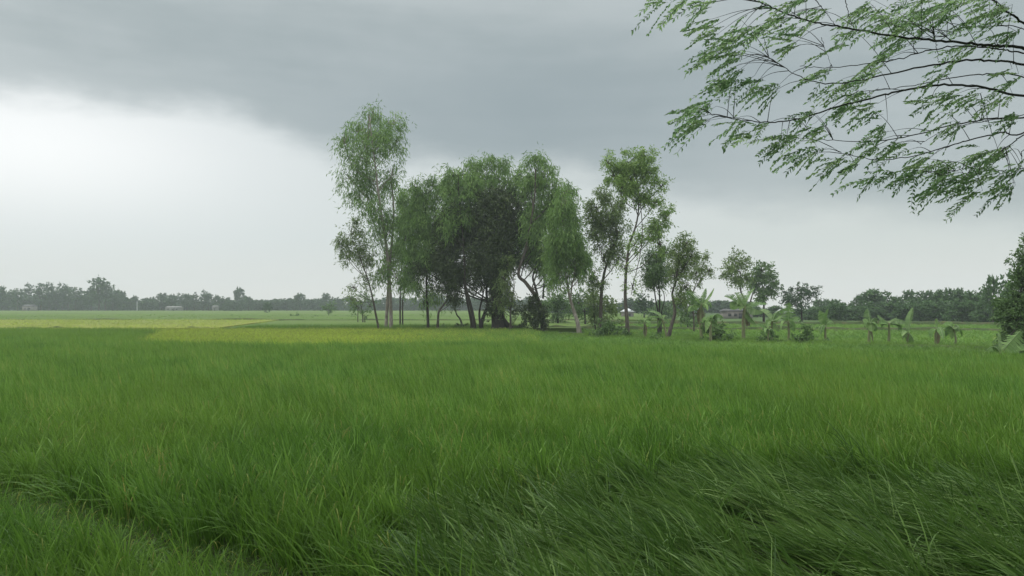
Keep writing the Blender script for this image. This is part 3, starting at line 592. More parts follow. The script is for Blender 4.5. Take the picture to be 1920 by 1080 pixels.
shrub('low undergrowth added as dark shade at the feet of the leaning trunk pair', 90, 872, [(858, 612, 16, 5), (876, 613, 14, 5), (890, 614, 10, 5)], M_dark, .26, .13, 1.0)  # dark bushes added in place of the shade under the crowns
shrub('low undergrowth added as dark shade between the fig roots and the forked trunk', 88, 975, [(966, 614, 14, 6), (982, 615, 12, 6)], M_dark, .26, .13, 1.0)  # also added to give the dark shade band below the trees
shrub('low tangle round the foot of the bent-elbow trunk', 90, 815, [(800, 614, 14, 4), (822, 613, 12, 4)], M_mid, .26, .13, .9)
shrub('small dark bush under the spindly paddy tree', 124, 684, [(684, 588, 6, 7)], M_mid, .3, .16)
SG = 'scattered low bushes in the far paddies'
for (px, py, d, rx, ry, lb) in ((555, 592, 200, 16, 2.2, 'long low dark clump in the far paddy, nearest the lone tiny tree'), (588, 594, 190, 13, 2, 'low weed clump just right of the long far clump'),
                            (1500, 606, 125, 8, 2.5, 'low weedy strip in the paddy beyond the two-humped bush'), (1574, 606, 130, 11, 2.5, 'low dark clump in the open paddy before the right hand wood'),
                            (430, 593, 215, 9, 2, 'faint low clump in the far paddy left of the long one'), (556, 590, 205, 3, 4, 'small upright bush poking up behind the long far clump')):
    shrub(lb, d, px, [(px, py, rx, ry)], M_mid, .45, .22, .8, group=SG)

# ------------------------------------------------------------------ banana plants
def banana(label, d, base, crown, leaves, stem_r=.13, dry=(), pale=(), grp='banana plants along the bank'):
    b = P(*base, d); b[2] = .1; c = P(*crown, d)
    root = thing('banana_plant', b, label, 'banana plant', grp)
    m = MB(); sp = spline([b - [0, 0, .2], b * .55 + c * .45 + [RNG.normal() * .06, 0, 0], c, c + (c - b) * .06], 14)
    m.tube(sp, stem_r * .85 * np.linspace(1.2, .55, 14), 9); m.build('stem', M_stem, root, b, True)
    def leaf(ctrl, tip, w, dd, mat):
        a = c.copy(); k = P(*ctrl, d + dd * .5); t = P(*tip, d + dd)
        n = 16; u = np.linspace(0, 1, n)[:, None]
        p = a * (1 - u) ** 2 + 2 * k * u * (1 - u) + t * u ** 2
        tan = np.gradient(p, axis=0); tan /= np.linalg.norm(tan, axis=1)[:, None]
        ax = np.array([RNG.normal() * .5, -.4, .85]); s = np.cross(tan, ax); s /= np.linalg.norm(s, axis=1)[:, None] + 1e-6
        if RNG.uniform() < .5: s = -s
        nn = np.cross(s, tan)
        prof = np.clip(np.sin(np.clip((u[:, 0] - .12) / .88, 0, 1) ** .8 * PI), 0, 1) ** .6 * w * .66; prof[u[:, 0] < .12] = .015
        lf = MB(); T0 = RNG.uniform(.2, .9)
        for sg in (1, -1):
            e = p + sg * s * prof[:, None] - nn * (prof * RNG.uniform(.25, .7))[:, None]
            e[:, 2] -= prof * .15
            for i in range(n - 1):            # torn strips along the side veins
                cut = RNG.uniform(0, .09) * prof[i] * 3
                A, B, Cc, D = p[i], p[i + 1], e[i + 1] - tan[i] * cut * .6, e[i]
                lf.add([A, B, Cc + [0, 0, -cut * .5], D], [[0, 1, 2, 3]], np.clip(T0 + RNG.normal() * .15, 0, 1), 0)
        lf.tube(p + nn * .01, np.linspace(.032, .008, n), 5, .95, 1, cap=False)
        lf.build('leaf', [mat, M_banpale], root, b)
    for q in leaves: leaf(*q[:4], M_ban if len(q) < 5 else q[4])
    for q in range(2):
        sg = RNG.choice([-1, 1]); a_ = RNG.uniform(.5, 1.0) * 14 * 62 / d; dr = RNG.uniform(.2, 1.3) * 14 * 62 / d
        leaf((crown[0] + sg * a_ * .7, crown[1] - 10), (crown[0] + sg * a_, crown[1] + dr), RNG.uniform(.22, .36), RNG.normal() * .9, M_ban)
    for q in dry: leaf(*q, M_dry)
    return root
PL = M_banpale
banana('tall ragged banana plant with two leaves stuck straight up', 66, (1316, 634), (1315, 574),
       [((1318, 555), (1324, 540), .35, .3), ((1326, 560), (1339, 540), .32, -.2), ((1304, 556), (1287, 546), .75, .4), ((1296, 565), (1292, 585), .6, -.3), ((1328, 562), (1333, 578), .7, .2), ((1310, 558), (1306, 560), .5, -.6)],
       .15, dry=[((1310, 585), (1313, 612), .35, .1), ((1322, 585), (1320, 615), .3, -.1), ((1318, 590), (1324, 606), .3, .3)])
banana('short banana plant with a pale straight stem and one arched bright leaf', 62, (1333, 644), (1332, 606),
       [((1340, 578), (1357, 596), .55, -.4), ((1334, 590), (1344, 606), .5, .3), ((1322, 592), (1318, 606), .45, .2), ((1338, 600), (1352, 618), .45, .4)], .13)
banana('big banana plant with two broad leaves raised in a V', 64, (1394, 640), (1396, 578),
       [((1398, 560), (1416, 539), .65, .3), ((1388, 560), (1377, 549), .8, -.3, PL), ((1372, 556), (1358, 556), .7, .3), ((1376, 566), (1370, 580), .7, -.3), ((1410, 568), (1440, 570), .6, .5), ((1408, 575), (1432, 586), .6, -.3, PL), ((1402, 590), (1418, 608), .6, .2)],
       .17, dry=[((1400, 590), (1404, 612), .4, .2), ((1392, 590), (1390, 610), .3, -.2)])
banana('banana plant with two leaves crossed like an X', 63, (1447, 640), (1448, 604),
       [((1436, 586), (1424, 581), .6, .3, PL), ((1458, 596), (1467, 588), .45, -.3), ((1452, 580), (1476, 578), .5, .5), ((1440, 606), (1430, 622), .4, .2), ((1456, 608), (1462, 622), .4, -.2)], .12)
banana('small banana plant whose pale leaf arches low over a dark bush', 60, (1443, 646), (1442, 620),
       [((1432, 602), (1413, 610), .38, -.3), ((1448, 608), (1454, 634), .4, .3), ((1438, 610), (1430, 630), .35, .2)], .08)
banana('banana plant with one broad bright leaf facing front', 62, (1478, 643), (1478, 604),
       [((1478, 590), (1479, 567), .95, .1), ((1490, 590), (1500, 596), .5, .4), ((1468, 592), (1458, 600), .5, .3), ((1486, 604), (1490, 622), .4, -.1)], .12, dry=[((1480, 612), (1482, 626), .3, .1)])
banana('small banana plant behind the little round bush', 62, (1548, 645), (1548, 612),
       [((1542, 595), (1536, 582), .55, .2), ((1550, 592), (1553, 579), .5, -.2), ((1558, 596), (1562, 606), .5, .3), ((1540, 606), (1534, 618), .45, -.2)], .11)
banana('banana plant with a pale leaf raised above two light stems', 58, (1629, 651), (1631, 608),
       [((1630, 594), (1626, 578), .5, .2, PL), ((1638, 590), (1646, 600), .55, .3), ((1624, 596), (1624, 616), .5, -.2), ((1640, 602), (1642, 622), .5, .1), ((1634, 600), (1634, 622), .5, -.5)], .12, dry=[((1636, 620), (1638, 645), .25, .1)])
banana('banana plant with leaves spread flat to both sides', 58, (1665, 651), (1667, 608),
       [((1656, 598), (1645, 590), .42, .2, PL), ((1684, 592), (1702, 607), .5, -.2, PL), ((1680, 606), (1690, 618), .5, .3), ((1656, 604), (1648, 606), .4, -.3), ((1672, 598), (1682, 596), .4, .4)], .11)
banana('slim banana plant with one narrow leaf straight up', 58, (1704, 651), (1704, 626),
       [((1703, 600), (1712, 576), .38, .1, PL), ((1698, 620), (1692, 634), .35, .2), ((1710, 626), (1716, 646), .4, -.1), ((1706, 630), (1708, 648), .4, .3)], .09)
banana('stunted banana plant with a broken top beyond the slim one', 57, (1755, 652), (1756, 618),
       [((1754, 604), (1756, 597), .25, .1), ((1764, 614), (1766, 632), .4, .2), ((1748, 616), (1745, 634), .35, -.1)], .10, dry=[((1756, 630), (1757, 648), .3, .1)])
banana('drooping banana plant, last of the row before the dark right tree', 57, (1791, 653), (1788, 616),
       [((1778, 602), (1772, 614), .45, .2), ((1792, 600), (1798, 622), .42, -.2, PL), ((1786, 606), (1784, 636), .45, .1), ((1798, 612), (1804, 632), .4, .3)], .09)
banana('thin reddish young banana plant in front of the light green tree', 68, (1208, 638), (1208, 606),
       [((1202, 596), (1196, 604), .3, .2), ((1212, 592), (1222, 600), .35, -.1), ((1208, 596), (1205, 598), .25, .3)], .10, dry=[((1210, 612), (1210, 632), .3, .1), ((1206, 612), (1206, 628), .25, -.1)])
banana('slender leaning banana plant with two pale leaves swept left', 67, (1250, 640), (1242, 600),
       [((1236, 584), (1215, 584), .30, .2, PL), ((1234, 592), (1216, 596), .28, -.2), ((1246, 588), (1250, 594), .3, .2), ((1250, 596), (1256, 612), .3, -.2)], .10)
banana('low banana plant with one huge leaf rising right at the right edge', 44, (1872, 672), (1876, 662),
       [((1895, 640), (1914, 620), .85, -.3), ((1862, 640), (1850, 658), .45, .2), ((1890, 662), (1925, 652), .6, .3), ((1870, 640), (1872, 622), .28, .1, PL)], .12)

# ------------------------------------------------------------------ distant woods
def wood_proto(kind):
    """unit tree, 10 m tall, at the origin: trunk and crown"""
    root = bpy.data.objects.new('wood_tree', None); m = MB()
    hh = {'round': .35, 'tall': .45, 'flat': .5, 'feather': .4, 'bushy': .2}[kind]
    m.tube(spline([(0, 0, -.2), (.1, 0, 3), (RNG.normal() * .3, 0, 6), (RNG.normal() * .3, 0, 8.5)], 14), np.linspace(.28, .07, 14), 6)
    t = m.build('trunk', M_bark, root); cr = MB()
    if kind == 'round': bl = [(0, 0, 6.2, 3.2, 3.2), (-1.6, .5, 5, 2.2, 2), (1.7, -.5, 5.4, 2.2, 2.2), (.3, 0, 8.2, 1.9, 1.6)]
    elif kind == 'tall': bl = [(0, 0, 8.6, 1.4, 1.3), (.5, 0, 7, 1.9, 1.5), (-.9, .3, 5.8, 1.7, 1.5), (.7, -.3, 4.8, 1.9, 1.5), (-.2, 0, 3.6, 1.6, 1.2)]
    elif kind == 'flat': bl = [(0, 0, 8.5, 3.0, 1.1), (-1.8, 0, 7.6, 1.9, .9), (2, .4, 7.8, 1.9, .9), (.2, 0, 6.4, 2.3, 1.2), (-.4, 0, 4.2, 2.6, 1.8)]
    elif kind == 'feather': bl = [(-.4, 0, 9.2, .9, .7), (.7, 0, 8.4, 1.1, .8), (-1, .2, 7.6, 1.0, .8), (.2, 0, 6.6, 1.6, 1), (1.2, 0, 6, 1.1, .9), (-.8, 0, 5, 1.6, 1.1), (.5, 0, 3.8, 1.8, 1.1)]
    else: bl = [(0, 0, 5.6, 3.4, 2.9), (-2.2, .4, 3.6, 2.6, 2.4), (2.2, -.3, 3.8, 2.8, 2.4), (.8, 0, 7.8, 2.0, 1.6), (-1.2, 0, 7.2, 1.8, 1.5), (0, 0, 2.2, 3.6, 2)]
    for (x, y, z, rx, rz) in bl:
        fill_crown(cr, np.array([x, y, z]), np.array([rx, rx * .9, rz]), int(rx * rz * 60), .85, .5, .2, 9, 5, .9, (.28, .5))
    c = cr.build('crown', M_far, root)
    COL.objects.unlink(t); COL.objects.unlink(c)
    return root, (t, c)
PROTO = {k: [wood_proto(k) for _ in range(2)] for k in ('round', 'tall', 'flat', 'feather', 'bushy')}
M_fresh = leafmat('fresh_wood_leaf', (.038, .085, .026), (.068, .14, .044), (.115, .21, .068), .28)
def wood_tree(px, top, half, d, kind, label, group, base_z=0.0):
    root, kids = PROTO[kind][RNG.integers(0, 2)]
    r = root.copy(); COL.objects.link(r)
    h = (CAMZ - (top - HY) / F * d) / 9.6; w = half * d / F / 3.3
    if kind in ('tall', 'feather'): w = half * d / F / 2.0
    r.location = ((px - CX) / F * d, d, base_z); r.scale = (w, w, h); r.rotation_euler = (0, 0, RNG.choice([0, PI]) + RNG.normal() * .3)
    tag(r, label, 'tree', group)
    for k in kids:
        c = k.copy(); c.parent = r; COL.objects.link(c)
        if d < 200 and k.name.startswith('crown'): c.material_slots[0].link = 'OBJECT'; c.material_slots[0].material = M_fresh
    return r
WL = 'trees of the far left wood'
LW = [(3, 540, 12, 'round', 'hazy rounded tree at the left edge of the far wood'), (18, 542, 13, 'bushy', 'second hazy bushy tree from the left edge of the far wood'), (33, 543, 11, 'flat', 'flat-topped hazy tree behind the pale far-left house'),
      (53, 534, 10, 'feather', 'loose double-topped tree above the pale far-left house'), (76, 534, 11, 'tall', 'upright tree between the loose double-topped tree and the round-headed one'),
      (92, 532, 9, 'flat', 'tree with a small round open head in the far left wood'), (106, 542, 12, 'bushy', 'lower bushy tree right of the round open head'), (117, 533, 10, 'flat', 'spreading tree with a sky gap in its head in the far left wood'),
      (128, 535, 9, 'feather', 'thin-topped tree next to the spreading gap-headed one'), (142, 541, 14, 'flat', 'wide dome-shaped tree before the dip in the far left wood'), (156, 551, 12, 'bushy', 'low tree in the dip left of the tallest far tree'),
      (171, 541, 12, 'round', 'round shoulder tree left of the tallest far tree'), (185, 518, 14, 'feather', 'tallest feathery tree towering over the far left wood'), (198, 527, 11, 'feather', 'second tallest tree leaning on the towering one'),
      (211, 540, 10, 'tall', 'narrow tree stepping down right of the tallest far trees'), (221, 542, 8, 'feather', 'wispy tree with a notched top in the falling line of the wood'), (230, 549, 9, 'round', 'small round tree low on the falling line of the wood'),
      (241, 558, 10, 'bushy', 'low hazy bush-like tree left of the white pole'), (253, 556, 8, 'round', 'small tree right behind the white pole'), (275, 562, 16, 'bushy', 'lowest stretch of trees in the gap right of the white pole'),
      (303, 552, 15, 'round', 'rounded tree rising left of the long pale far building'), (322, 554, 12, 'round', 'twin rounded tree above the long pale far building'), (340, 551, 10, 'flat', 'flat tree right of the long pale far building'),
      (351, 553, 9, 'round', 'round tree with dark foot right of the flat one'), (365, 549, 8, 'tall', 'pointed tree in the middle of the far wood'), (382, 546, 7, 'feather', 'tree with a single tuft on top in the far wood'), (391, 551, 10, 'round', 'round tree beside the tufted one, left of the small white house'),
      (407, 555, 8, 'round', 'small round tree over the white far house'), (420, 555, 11, 'bushy', 'bushy tree right of the white far house'), (449, 542, 12, 'round', 'tall fan-shaped tree standing above its neighbours in the far wood'),
      (437, 562, 12, 'bushy', 'low tree at the left foot of the fan-shaped tree'), (466, 558, 10, 'round', 'low round tree at the right foot of the fan-shaped tree'), (488, 561, 15, 'bushy', 'wide low tree behind the lone small round tree'),
      (510, 561, 15, 'bushy', 'wide low hazy tree right of the lone small round tree'), (538, 559, 15, 'bushy', 'wide low hazy tree midway to the grove'), (563, 552, 13, 'round', 'rounded rise in the far wood before the grove'),
      (585, 560, 14, 'bushy', 'low hazy tree between two rises of the far wood'), (612, 552, 12, 'round', 'round rise in the far wood above the tiny lone paddy tree'), (634, 556, 12, 'bushy', 'hazy tree nearest the spindly paddy tree in the far wood')]
for q in LW: wood_tree(q[0], q[1], q[2], 450 + RNG.normal() * 12, q[3], q[4], WL)
for px in range(655, 1010, 17):
    wood_tree(px + RNG.normal() * 4, 560 + RNG.normal() * 3, 14 + RNG.uniform(-2, 4), 440 + RNG.normal() * 15, ['bushy', 'round'][RNG.integers(0, 2)], 'hazy tree of the far wood glimpsed between the grove trunks', 'far trees behind the grove')
for px in range(-320, 640, 15):
    wood_tree(px + RNG.normal() * 5, (556 if px < 235 else 564) + RNG.normal() * 3, 16 + RNG.uniform(-2, 4), 490 + RNG.normal() * 20, ['bushy', 'round'][RNG.integers(0, 2)], 'pale hazy tree in the back rows closing up the far left wood', 'back rows of the far left wood')
for px in range(-20, 1000, 13):
    wood_tree(px + RNG.normal() * 4, 571 + RNG.normal() * 1.5, 15 + RNG.uniform(-2, 4), 470 + RNG.normal() * 6, 'bushy', 'pale hazy tree in the back rows closing up the far left wood', 'back rows of the far left wood')
for px in range(1010, 1400, 19):
    wood_tree(px + RNG.normal() * 5, 566 + RNG.normal() * 3, 16 + RNG.uniform(-2, 5), 280 + RNG.normal() * 20, ['bushy', 'round'][RNG.integers(0, 2)], 'low dark tree of the village wood behind the sheds', 'trees of the village wood')
WR = 'trees of the right hand wood'
RW = [(1420, 574, 16, 190, 'bushy', 'low tree behind the crossed-leaf banana plant'), (1455, 572, 18, 190, 'bushy', 'low tree left of the straggly open-branched tree'), (1490, 576, 18, 185, 'bushy', 'low tree under the straggly open-branched tree'), (1535, 563, 14, 185, 'round', 'round dark tree right of the straggly open-branched tree'),
      (1549, 563, 12, 190, 'round', 'second round dark tree of the pair in the low gap'), (1568, 564, 14, 185, 'round', 'broad low dome tree in the gap of the right wood'), (1592, 564, 12, 180, 'bushy', 'low tree at the left foot of the big domed tree'),
      (1610, 556, 12, 175, 'round', 'shoulder tree left of the big domed tree'), (1637, 540, 26, 168, 'bushy', 'big domed tree heading the right hand wood'), (1662, 548, 14, 170, 'feather', 'ragged tree hanging off the right side of the big domed tree'),
      (1683, 555, 16, 165, 'bushy', 'bushy tree in the dip right of the big domed tree'), (1702, 548, 15, 165, 'round', 'round tree past the dip in the right hand wood'), (1718, 549, 12, 162, 'tall', 'narrow-topped tree in the right hand wood'),
      (1738, 549, 15, 160, 'round', 'smooth round tree in the middle of the right hand wood'), (1762, 541, 16, 155, 'bushy', 'spiky-topped bushy tree in the right hand wood'), (1782, 545, 15, 152, 'round', 'rounded tree right of the spiky-topped one'),
      (1800, 538, 16, 150, 'bushy', 'taller bushy tree two crowns left of the dark edge tree'), (1830, 539, 20, 145, 'bushy', 'wide tree joining the dark edge tree'), (1862, 524, 15, 120, 'round', 'tall hazy crown just left of the dark edge tree'), (1850, 556, 20, 130, 'bushy', 'low bright bush-tree in front of the tall hazy crown'),
      (1890, 515, 16, 110, 'feather', 'light feathery crown against the dark edge tree')]
for q in RW: wood_tree(*q[:3], q[3], q[4], q[5], WR)
for px in range(1520, 2560, 22):
    wood_tree(px + RNG.normal() * 5, 571 + RNG.normal() * 4 - max(0, min(px, 1960) - 1620) * .05, 19 + RNG.uniform(-2, 6), 150 - max(0, min(px, 1960) - 1620) * .06 + RNG.normal() * 4, 'bushy', 'low bushy undergrowth tree along the foot of the right hand wood', 'undergrowth trees of the right hand wood')

# ------------------------------------------------------------------ huts and the pole
M_wallp = surfmat('pale_plaster', [(.3, (.15, .15, .14)), (.6, (.21, .21, .20)), (.8, (.28, .28, .265))], (1, 1, 1), 4, .9, 0, 1.2)
M_wallg = surfmat('grey_block', [(.3, (.16, .15, .135)), (.6, (.23, .21, .19)), (.8, (.30, .27, .24))], (1, 1, 1), 5, .9, .2, 1.5)
M_tin = surfmat('white_tin', [(.3, (.60, .61, .62)), (.6, (.72, .73, .74)), (.8, (.80, .80, .80))], (6, .3, .3), 3, .5, .2, 2)
M_tinb = surfmat('blue_grey_tin', [(.3, (.19, .23, .26)), (.6, (.26, .30, .33)), (.8, (.34, .37, .40))], (6, .3, .3), 3, .5, .2, 2)
M_tind = surfmat('dark_tin', [(.3, (.06, .06, .06)), (.6, (.09, .09, .09)), (.8, (.14, .13, .12))], (6, .3, .3), 3, .6, .2, 2)
M_hole, nt, n_d, l_d = newmat('dark_opening'); o_ = n_d.new('ShaderNodeOutputMaterial'); b_ = n_d.new('ShaderNodeBsdfPrincipled'); b_.inputs['Base Color'].default_value = (.02, .02, .02, 1); l_d.new(b_.outputs[0], o_.inputs[0])
def house(label, px, d, w, h, dep, roof_h, wall, roofm, wins=2, rz=0.0, hip=.0, name='house', cat='house'):
    x = (px - CX) / F * d; root = thing(name, (x, d, 0), label, cat); root.rotation_euler.z = rz
    m = MB(); m.box((0, 0, h / 2), (w, dep, h)); m.build('wall', wall, root)
    e = .3; a, b = w / 2 + e, dep / 2 + e; k = a * (1 - hip); z0 = h - .05; z1 = h + roof_h
    m = MB(); V = [[-a, -b, z0], [a, -b, z0], [a, b, z0], [-a, b, z0], [-k, 0, z1], [k, 0, z1]]
    m.add(V + [[-k, 0, z1], [k, 0, z1]], [[0, 1, 5, 4], [2, 3, 4, 5], [1, 2, 5, 7], [3, 0, 4, 6], [0, 3, 2, 1]]); m.build('roof', roofm, root)
    for q in range(wins):
        m = MB(); m.box(((q + .5) / wins * w * .86 - w * .43, -dep / 2, h * .58), (w * .07 + .25, .06, h * .3)); m.build('window', M_hole, root)
    m = MB(); m.box((w * .08, -dep / 2 - .004, h * .38), (.9 if w > 4 else .6, .06, h * .76)); m.build('door', M_hole, root)
house('small shed with a bright white peaked tin roof beside the slender trunk', 1176, 185, 2.3, 1.7, 3.0, .75, M_wallg, M_tin, 1, .1, .75, 'shed', 'shed')
house('low blue-grey tin-roofed shed behind the ragged banana plant', 1305, 180, 2.6, 1.6, 3, .9, M_wallp, M_tinb, 1, -.1, .2, 'shed', 'shed')
house('long low grey block house with small dark windows beyond the bananas', 1380, 172, 6.0, 1.9, 4, .5, M_wallg, M_tind, 4, .0, .15)
house('little white-walled house behind the crossed-leaf banana', 1470, 170, 2.2, 1.7, 2.5, .6, M_wallp, M_tin, 1, .1, .3)
house('tiny white hut at the foot of the low gap in the right wood', 1562, 160, 1.3, 1.2, 2, .4, M_wallp, M_tin, 0, .1, .3, 'hut', 'hut')
house('pale grey far house at the left end of the wood', 56, 430, 5.6, 2.9, 5, .9, M_wallg, M_tind, 2, .05, .2)
house('long pale far building under the twin rounded trees', 327, 432, 8.0, 2.1, 5, .9, M_wallp, M_wallp, 3, 0, .1, 'farm_building', 'building')
house('small white far house right of the tufted tree', 404, 432, 2.3, 2.6, 4, .7, M_wallp, M_wallp, 1, 0, .1)
b0 = np.array([(257 - CX) / F * 428, 428, 0]); root = thing('utility_pole', b0, 'thin white pole standing before the dip in the far left wood', 'pole')
m = MB(); m.tube([b0, b0 + [0, 0, 3], b0 + [0, 0, 5.6]], [.15, .13, .11], 8); m.build('pole', M_tin, root, b0)
m = MB(); m.box(b0 + [0, 0, 5.2], (1.4, .1, .12)); m.build('crossarm', M_bark, root, b0)

# ------------------------------------------------------------------ near tree reaching in from the right
ND = 7.6
nb = np.array([8.3, 8.6, 0.0]); near = thing('pinnate_leaved_tree', nb, 'near feathery-leaved tree reaching bare boughs in from the upper right', 'tree')
hub = P(2100, 190, ND + .5); hub2 = P(2040, 130, ND + .2)
m = MB(); m.tube(spline([nb - [0, 0, .2], nb + [.1, 0, 1.6], nb + [-.05, -.1, 3.2], nb + [-.1, -.3, 4.6], nb + [.2, -.3, 6.5], nb + [.1, -.4, 8.0]], 40), np.linspace(.24, .07, 40), 12); m.build('trunk', M_bough, near, nb, True)
BOUGHS = [
 ([(1411, -2), (1453, 16), (1516, 39), (1593, 54), (1706, 72), (1803, 80), (1862, 86), (1920, 91)], .006, .026, -.3, 0),
 ([(1500, 124), (1562, 126), (1660, 115), (1726, 99), (1796, 86), (1870, 92), (1920, 100)], .004, .014, -.1, 0),
 ([(1438, 105), (1469, 126), (1516, 150), (1578, 156), (1660, 140), (1745, 122), (1823, 113), (1889, 115), (1920, 122)], .003, .022, .1, 0),
 ([(1600, 170), (1628, 171), (1706, 161), (1784, 146), (1858, 138), (1920, 144)], .003, .013, .35, 1),
 ([(1320, 210), (1341, 216), (1387, 224), (1438, 229), (1500, 222), (1570, 200), (1648, 181), (1706, 167), (1776, 159), (1850, 165), (1920, 181)], .003, .021, -.2, 1),
 ([(1500, 264), (1543, 262), (1628, 266), (1706, 255), (1784, 235), (1858, 222), (1920, 220)], .003, .015, .2, 1),
 ([(1560, 276), (1582, 288), (1644, 299), (1706, 294), (1765, 278), (1811, 264), (1881, 249), (1920, 249)], .003, .013, -.1, 1),
 ([(1725, 272), (1753, 253), (1784, 241), (1830, 230), (1920, 215)], .003, .008, .3, 1),
 ([(1760, 330), (1796, 319), (1842, 307), (1900, 268), (1930, 250)], .003, .012, -.3, 1),
 ([(1850, -15), (1862, 0), (1889, 23), (1920, 43)], .010, .02, .0, 0),
 ([(1600, 52), (1592, 30), (1585, -4)], .003, .006, -.3, 2), ([(1567, 48), (1550, 25), (1528, -2)], .003, .006, -.25, 2),
 ([(1560, 125), (1550, 100), (1540, 70)], .002, .004, -.1, 2), ([(1880, 300), (1860, 250), (1838, 175)], .002, .006, .3, 2), ([(1760, 118), (1757, 95), (1752, 70), (1745, 40)], .003, .006, .1, 2),
 ([(1760, 78), (1800, 55), (1850, 50), (1920, 55)], .003, .010, .2, 0), ([(1900, 330), (1915, 300), (1935, 270)], .003, .009, .1, 1), ([(1800, 345), (1850, 335), (1900, 318), (1950, 300)], .003, .010, .25, 1),
]
bough_pts = []
for pts, r1, r2, dd, end in BOUGHS:
    W = [P(a, b, ND + dd + .25 * (a - 1700) / 400 + RNG.normal() * .03) for a, b in pts]
    if end < 2: W = W + [hub2 if end == 0 else hub] + [nb + [-.1, -.3, 4.4 if end else 5.0]]
    S = spline(W, 8 * len(W)); S[1:-1] += RNG.normal(size=S[1:-1].shape) * .004
    rr = np.linspace(r1, r2, len(S)); 
    if end < 2: rr[-9:] = np.linspace(r2, .07, 9)
    m = MB(); m.tube(S, rr * .68, 8); m.build('bough', M_bough, near, nb, True)
    bough_pts.append(S[:8 * len(pts) - 6])
BP = np.vstack(bough_pts)
CLUS = [(1255, 10, 3, 16), (1290, 8, 3, 14), (1330, 15, 5, 18), (1345, 60, 6, 20), (1380, 90, 6, 18), (1400, 55, 4, 24), (1345, 112, 4, 10), (1440, 60, 5, 20), (1465, 40, 4, 16), (1490, 92, 5, 20), (1385, 140, 5, 18), (1425, 165, 6, 20), (1455, 175, 5, 20), (1370, 165, 4, 10), (1395, 115, 5, 20),
        (1500, 60, 4, 22), (1545, 30, 4, 20), (1510, 10, 4, 18), (1580, 95, 2, 14), (1310, 222, 6, 18), (1335, 205, 4, 16), (1330, 240, 5, 12), (1390, 240, 3, 18), (1410, 262, 2, 18), (1440, 250, 2, 18), (1515, 225, 3, 18), (1495, 268, 5, 12), (1470, 275, 3, 10), (1545, 250, 4, 16), (1535, 296, 4, 16), (1500, 306, 2, 12),
        (1590, 165, 4, 20), (1625, 185, 5, 22), (1645, 212, 5, 20), (1600, 212, 4, 18), (1660, 120, 4, 18), (1645, 150, 4, 18), (1630, 20, 5, 20), (1655, 40, 5, 22), (1700, 50, 8, 26), (1740, 45, 8, 26), (1775, 30, 8, 26), (1700, 90, 5, 22), (1845, 45, 7, 26), (1885, 30, 7, 26), (1905, 70, 5, 20), (1820, 100, 5, 22), (1800, 12, 6, 24), (1850, 5, 5, 20), (1720, 10, 5, 24),
        (1790, 190, 5, 22), (1835, 195, 5, 22), (1880, 190, 4, 22), (1805, 240, 4, 20), (1905, 150, 4, 20), (1660, 250, 4, 18), (1692, 280, 5, 18), (1645, 288, 4, 16), (1575, 310, 4, 14), (1610, 320, 3, 14), (1740, 312, 6, 20), (1785, 318, 7, 20), (1720, 335, 5, 16), (1855, 300, 6, 22), (1885, 288, 6, 20), (1860, 335, 6, 22), (1800, 350, 6, 20), (1765, 368, 4, 14), (1830, 368, 5, 16), (1900, 365, 5, 18), (1915, 330, 5, 18), (1680, 340, 2, 12), (1640, 345, 2, 10), (1740, 210, 3, 18), (1765, 150, 3, 16), (1600, 70, 2, 14), (1560, 145, 3, 14), (1900, 240, 4, 18)]
leafm = MB(); twig = leafm
for (px, py, cnt, jit) in CLUS:
    for q in range(int(round(cnt * 1.95))):
        c = P(px + RNG.normal() * jit * .45, py + RNG.normal() * jit * .38 - 12, ND + .25 * (px - 1700) / 400 + RNG.normal() * .35)
        dd_ = np.linalg.norm((BP - c) - np.array([.18, 0, 0]), axis=1); i = np.argsort(dd_)[RNG.integers(0, 10)]; a = BP[i]
        if .08 < np.linalg.norm(a - c) < .75 and q % 4 == 0:
            mid = (a + c) / 2 + np.array([0, 0, .03]); twig.tube(spline([a, mid, c], 7), np.linspace(.0038, .0014, 7), 5, .5, 1, cap=False)
        # one compound leaf: an arching rachis with paired drooping leaflets, blown to the left
        L = RNG.uniform(.16, .36); th = RNG.normal() * .27
        d0 = np.array([-math.cos(.27 + th), RNG.normal() * .45, -math.sin(.27 + th)]); d0 /= np.linalg.norm(d0)
        n = RNG.integers(7, 12); t = np.linspace(0, 1, n + 2)[:, None]
        rp = c + d0 * L * t - np.array([0, 0, 1]) * (.22 * L * t ** 2)
        twig.tube(rp[::2] if n % 2 else rp, .0013, 4, .5, 1, cap=False)
        tn = np.gradient(rp, axis=0); tn /= np.linalg.norm(tn, axis=1)[:, None]
        sidev = np.cross(tn, np.array([RNG.normal() * .4, RNG.normal() * .4, 1.0])); sidev /= np.linalg.norm(sidev, axis=1)[:, None]
        B, D = [], []
        for k in range(1, n + 2):
            for sg in (1, -1):
                if RNG.uniform() < .08: continue
                B.append(rp[k]); D.append(sidev[k] * sg * .80 + tn[k] * .70 + np.array([-.08, 0, -.22]) + RNG.normal(size=3) * .16)
        B, D = np.array(B), np.array(D); N = len(B); tt = np.clip(.5 + RNG.normal() * .3 + RNG.normal(size=N) * .08, 0, 1)
        leafm.leaves(B, D, RNG.uniform(.032, .062, N), RNG.uniform(.015, .025, N), tt)
leafm.build('foliage', [M_near, M_bough], near, nb)
